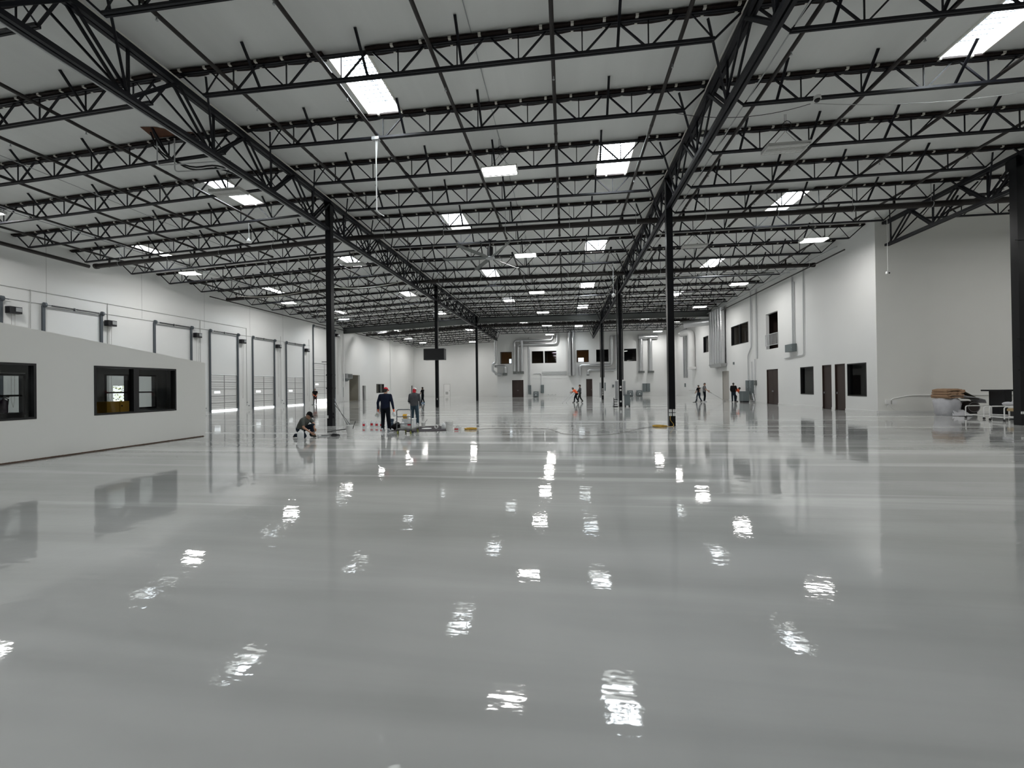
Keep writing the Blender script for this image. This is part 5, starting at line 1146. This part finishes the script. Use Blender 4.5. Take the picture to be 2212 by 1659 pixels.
for i, (dz, th, ang, x0, x1, y0, y1) in enumerate(((.84, .07, .02, -.50, .52, -.5, .45), (.93, .09, .04, -.58, .58, -.52, .4), (1.05, .10, .02, -.52, .66, -.5, .4), (1.17, .09, .03, -.55, .50, -.45, .35))):
    n = 8; m = MB(); top = []
    for j in range(n+1):
        u = j/n; x = (x0+(x1-x0)*u)*.64; z = dz+ang*math.sin(u*PI)+.012*random.uniform(-1, 1)+(.12*u**7 if i == 2 else .03*u); q = random.uniform(-.03, .03)
        top.append([(x, y0+q, z), (x, y1, z), (x, y1, z+th), (x, y0+q+.03, z+th)])
    m.loft(top); o = m.build('cardboard_sheet', M_CARD); o.location = (18.55, 22.9, 0); tag(o, 'flattened brown cardboard box on the sheeted machine, %s from below' % ORD[i], 'cardboard', 'flattened cardboard boxes on the heap')
m = MB(); m.loft([[(.1, -.5, 1.10), (.1, .4, 1.10), (.1, .4, 1.12), (.1, -.5, 1.12)], [(.70, -.5, .74), (.70, .4, .74), (.70, .4, .76), (.70, -.5, .76)]]); o = m.build('folded_board', mat('olive_board', (.08, .075, .05), .8)); o.location = (18.85, 22.9, .05); tag(o, 'dark olive board sloping from the cardboard over the drum', 'board')
m = MB(); m.loft([[(.1, -.52, 1.02), (.1, .4, 1.02), (.1, .4, 1.04), (.1, -.52, 1.04)], [(.7, -.55, .90), (.7, .4, .90), (.7, .4, .92), (.7, -.55, .92)], [(1.0, -.5, .82), (1.0, .3, .82), (1.0, .3, .84), (1.0, -.5, .84)], [(1.08, -.45, .66), (1.08, .2, .66), (1.10, .2, .67), (1.10, -.45, .67)]]); o = m.build('clear_sheeting', M_WRAP); o.location = (18.75, 22.85, -.05); tag(o, 'pale plastic film draped over the drum', 'plastic film')
def rack(x, y, w, d, h, label, rz=0):
    t = thing('tube_rack', label, 'rack', (x, y, 0), rz, 'white tubular racks'); m = MB()
    for yy in (-d/2, d/2): MB().tube(rnd([(-w/2, yy, .10), (-w/2, yy, h), (w/2, yy, h), (w/2, yy, .10)], .09), .020, 8).build('hoop', M_WHITE, t, smooth=True)
    for xx in (-w/2, w/2): MB().tube([(xx, -d/2, .16), (xx, d/2, .16)], .018, 8).build('stretcher', M_WHITE, t)
    for yy in (-d/2, d/2): MB().tube([(-w/2, yy, .16), (w/2, yy, .16)], .018, 8).build('rail', M_WHITE, t)
    for xx in (-w/2, w/2):
        for yy in (-d/2, d/2): MB().tube([(xx-.02, yy, .045), (xx+.02, yy, .045)], .045, 10).build('caster', M_BLACK, t)
    return t
rack(18.58, 20.95, 1.1, .75, .55, 'left white tubular rack beside the far right column', .1); rack(18.2, 19.55, .95, .65, .60, 'front white tubular rack partly behind the far right column', -.1)
t = thing('paper_rolls', 'grey and white crumpled packing on the front white rack', 'packing', (18.25, 19.55, .62)); o = MB().ell((-.15, 0, .09), .16, .2, .09).ell((.12, .05, .07), .2, .16, .07).ell((.0, -.1, .17), .1, .1, .07).build('packing', M_WRAP, t, True)
t = thing('wood_pallet', 'wooden pallet behind the far right column', 'pallet', (19.5, 19.9, 0)); M_PINE = mat('raw_pine', (.48, .36, .20), .7, noise=.2, nscale=4)
for i in range(7): MB().box(-.6, .6, -.55+i*.165, -.45+i*.165, .46, .48).build('deck_board', M_PINE, t)
for x in (-.58, 0, .58): MB().box(x-.04, x+.04, -.56, .56, .36, .46).build('stringer', M_PINE, t)
for sx in (-.5, .5): MB().box(sx-.05, sx+.05, -.5, .5, 0, .36).build('foot', M_BLACK, t)
t = thing('black_workbench', 'black steel bench behind the far right column', 'bench', (19.9, 21.2, 0)); MB().box(-1.0, 1.3, -.4, .4, 1.20, 1.27).build('top', M_COL, t); MB().box(-.72, -.45, -.35, .35, .55, 1.20).build('pedestal', M_COL, t); MB().box(-.7, 1.2, -.35, .35, .50, .57).build('shelf', M_COL, t)
for sx in (-.6, 1.1): MB().box(sx-.04, sx+.04, -.3, .3, 0, .5).build('leg', M_COL, t)
o = MB().tube(rnd([(16.9, YB-.06, .35), (17.1, YB-.06, .78), (18.0, YB-.06, .95), (24.0, YB-.06, .95)], .2), .028, 8).build('wall_conduit', M_WDUCT, None, True); tag(o, 'white conduit running low along the end wall', 'conduit')
for i, x in enumerate((16.95, 17.25)): tag(MB().box(x-.11, x+.11, YB-.10, YB-.005, .50, .72).build('wall_outlet', M_WHITE), 'white outlet box low on the end wall, %s from the corner' % ORD[i], 'outlet')
o = MB().tube(smoothpath([(17.0, YB-.1, .5), (17.1, YB-.12, .3), (17.3, YB-.1, .16), (17.45, YB-.1, .14)]), .012, 6).build('extension_cord', M_WDUCT, None, True); tag(o, 'white cable hanging from the outlet boxes', 'cord')
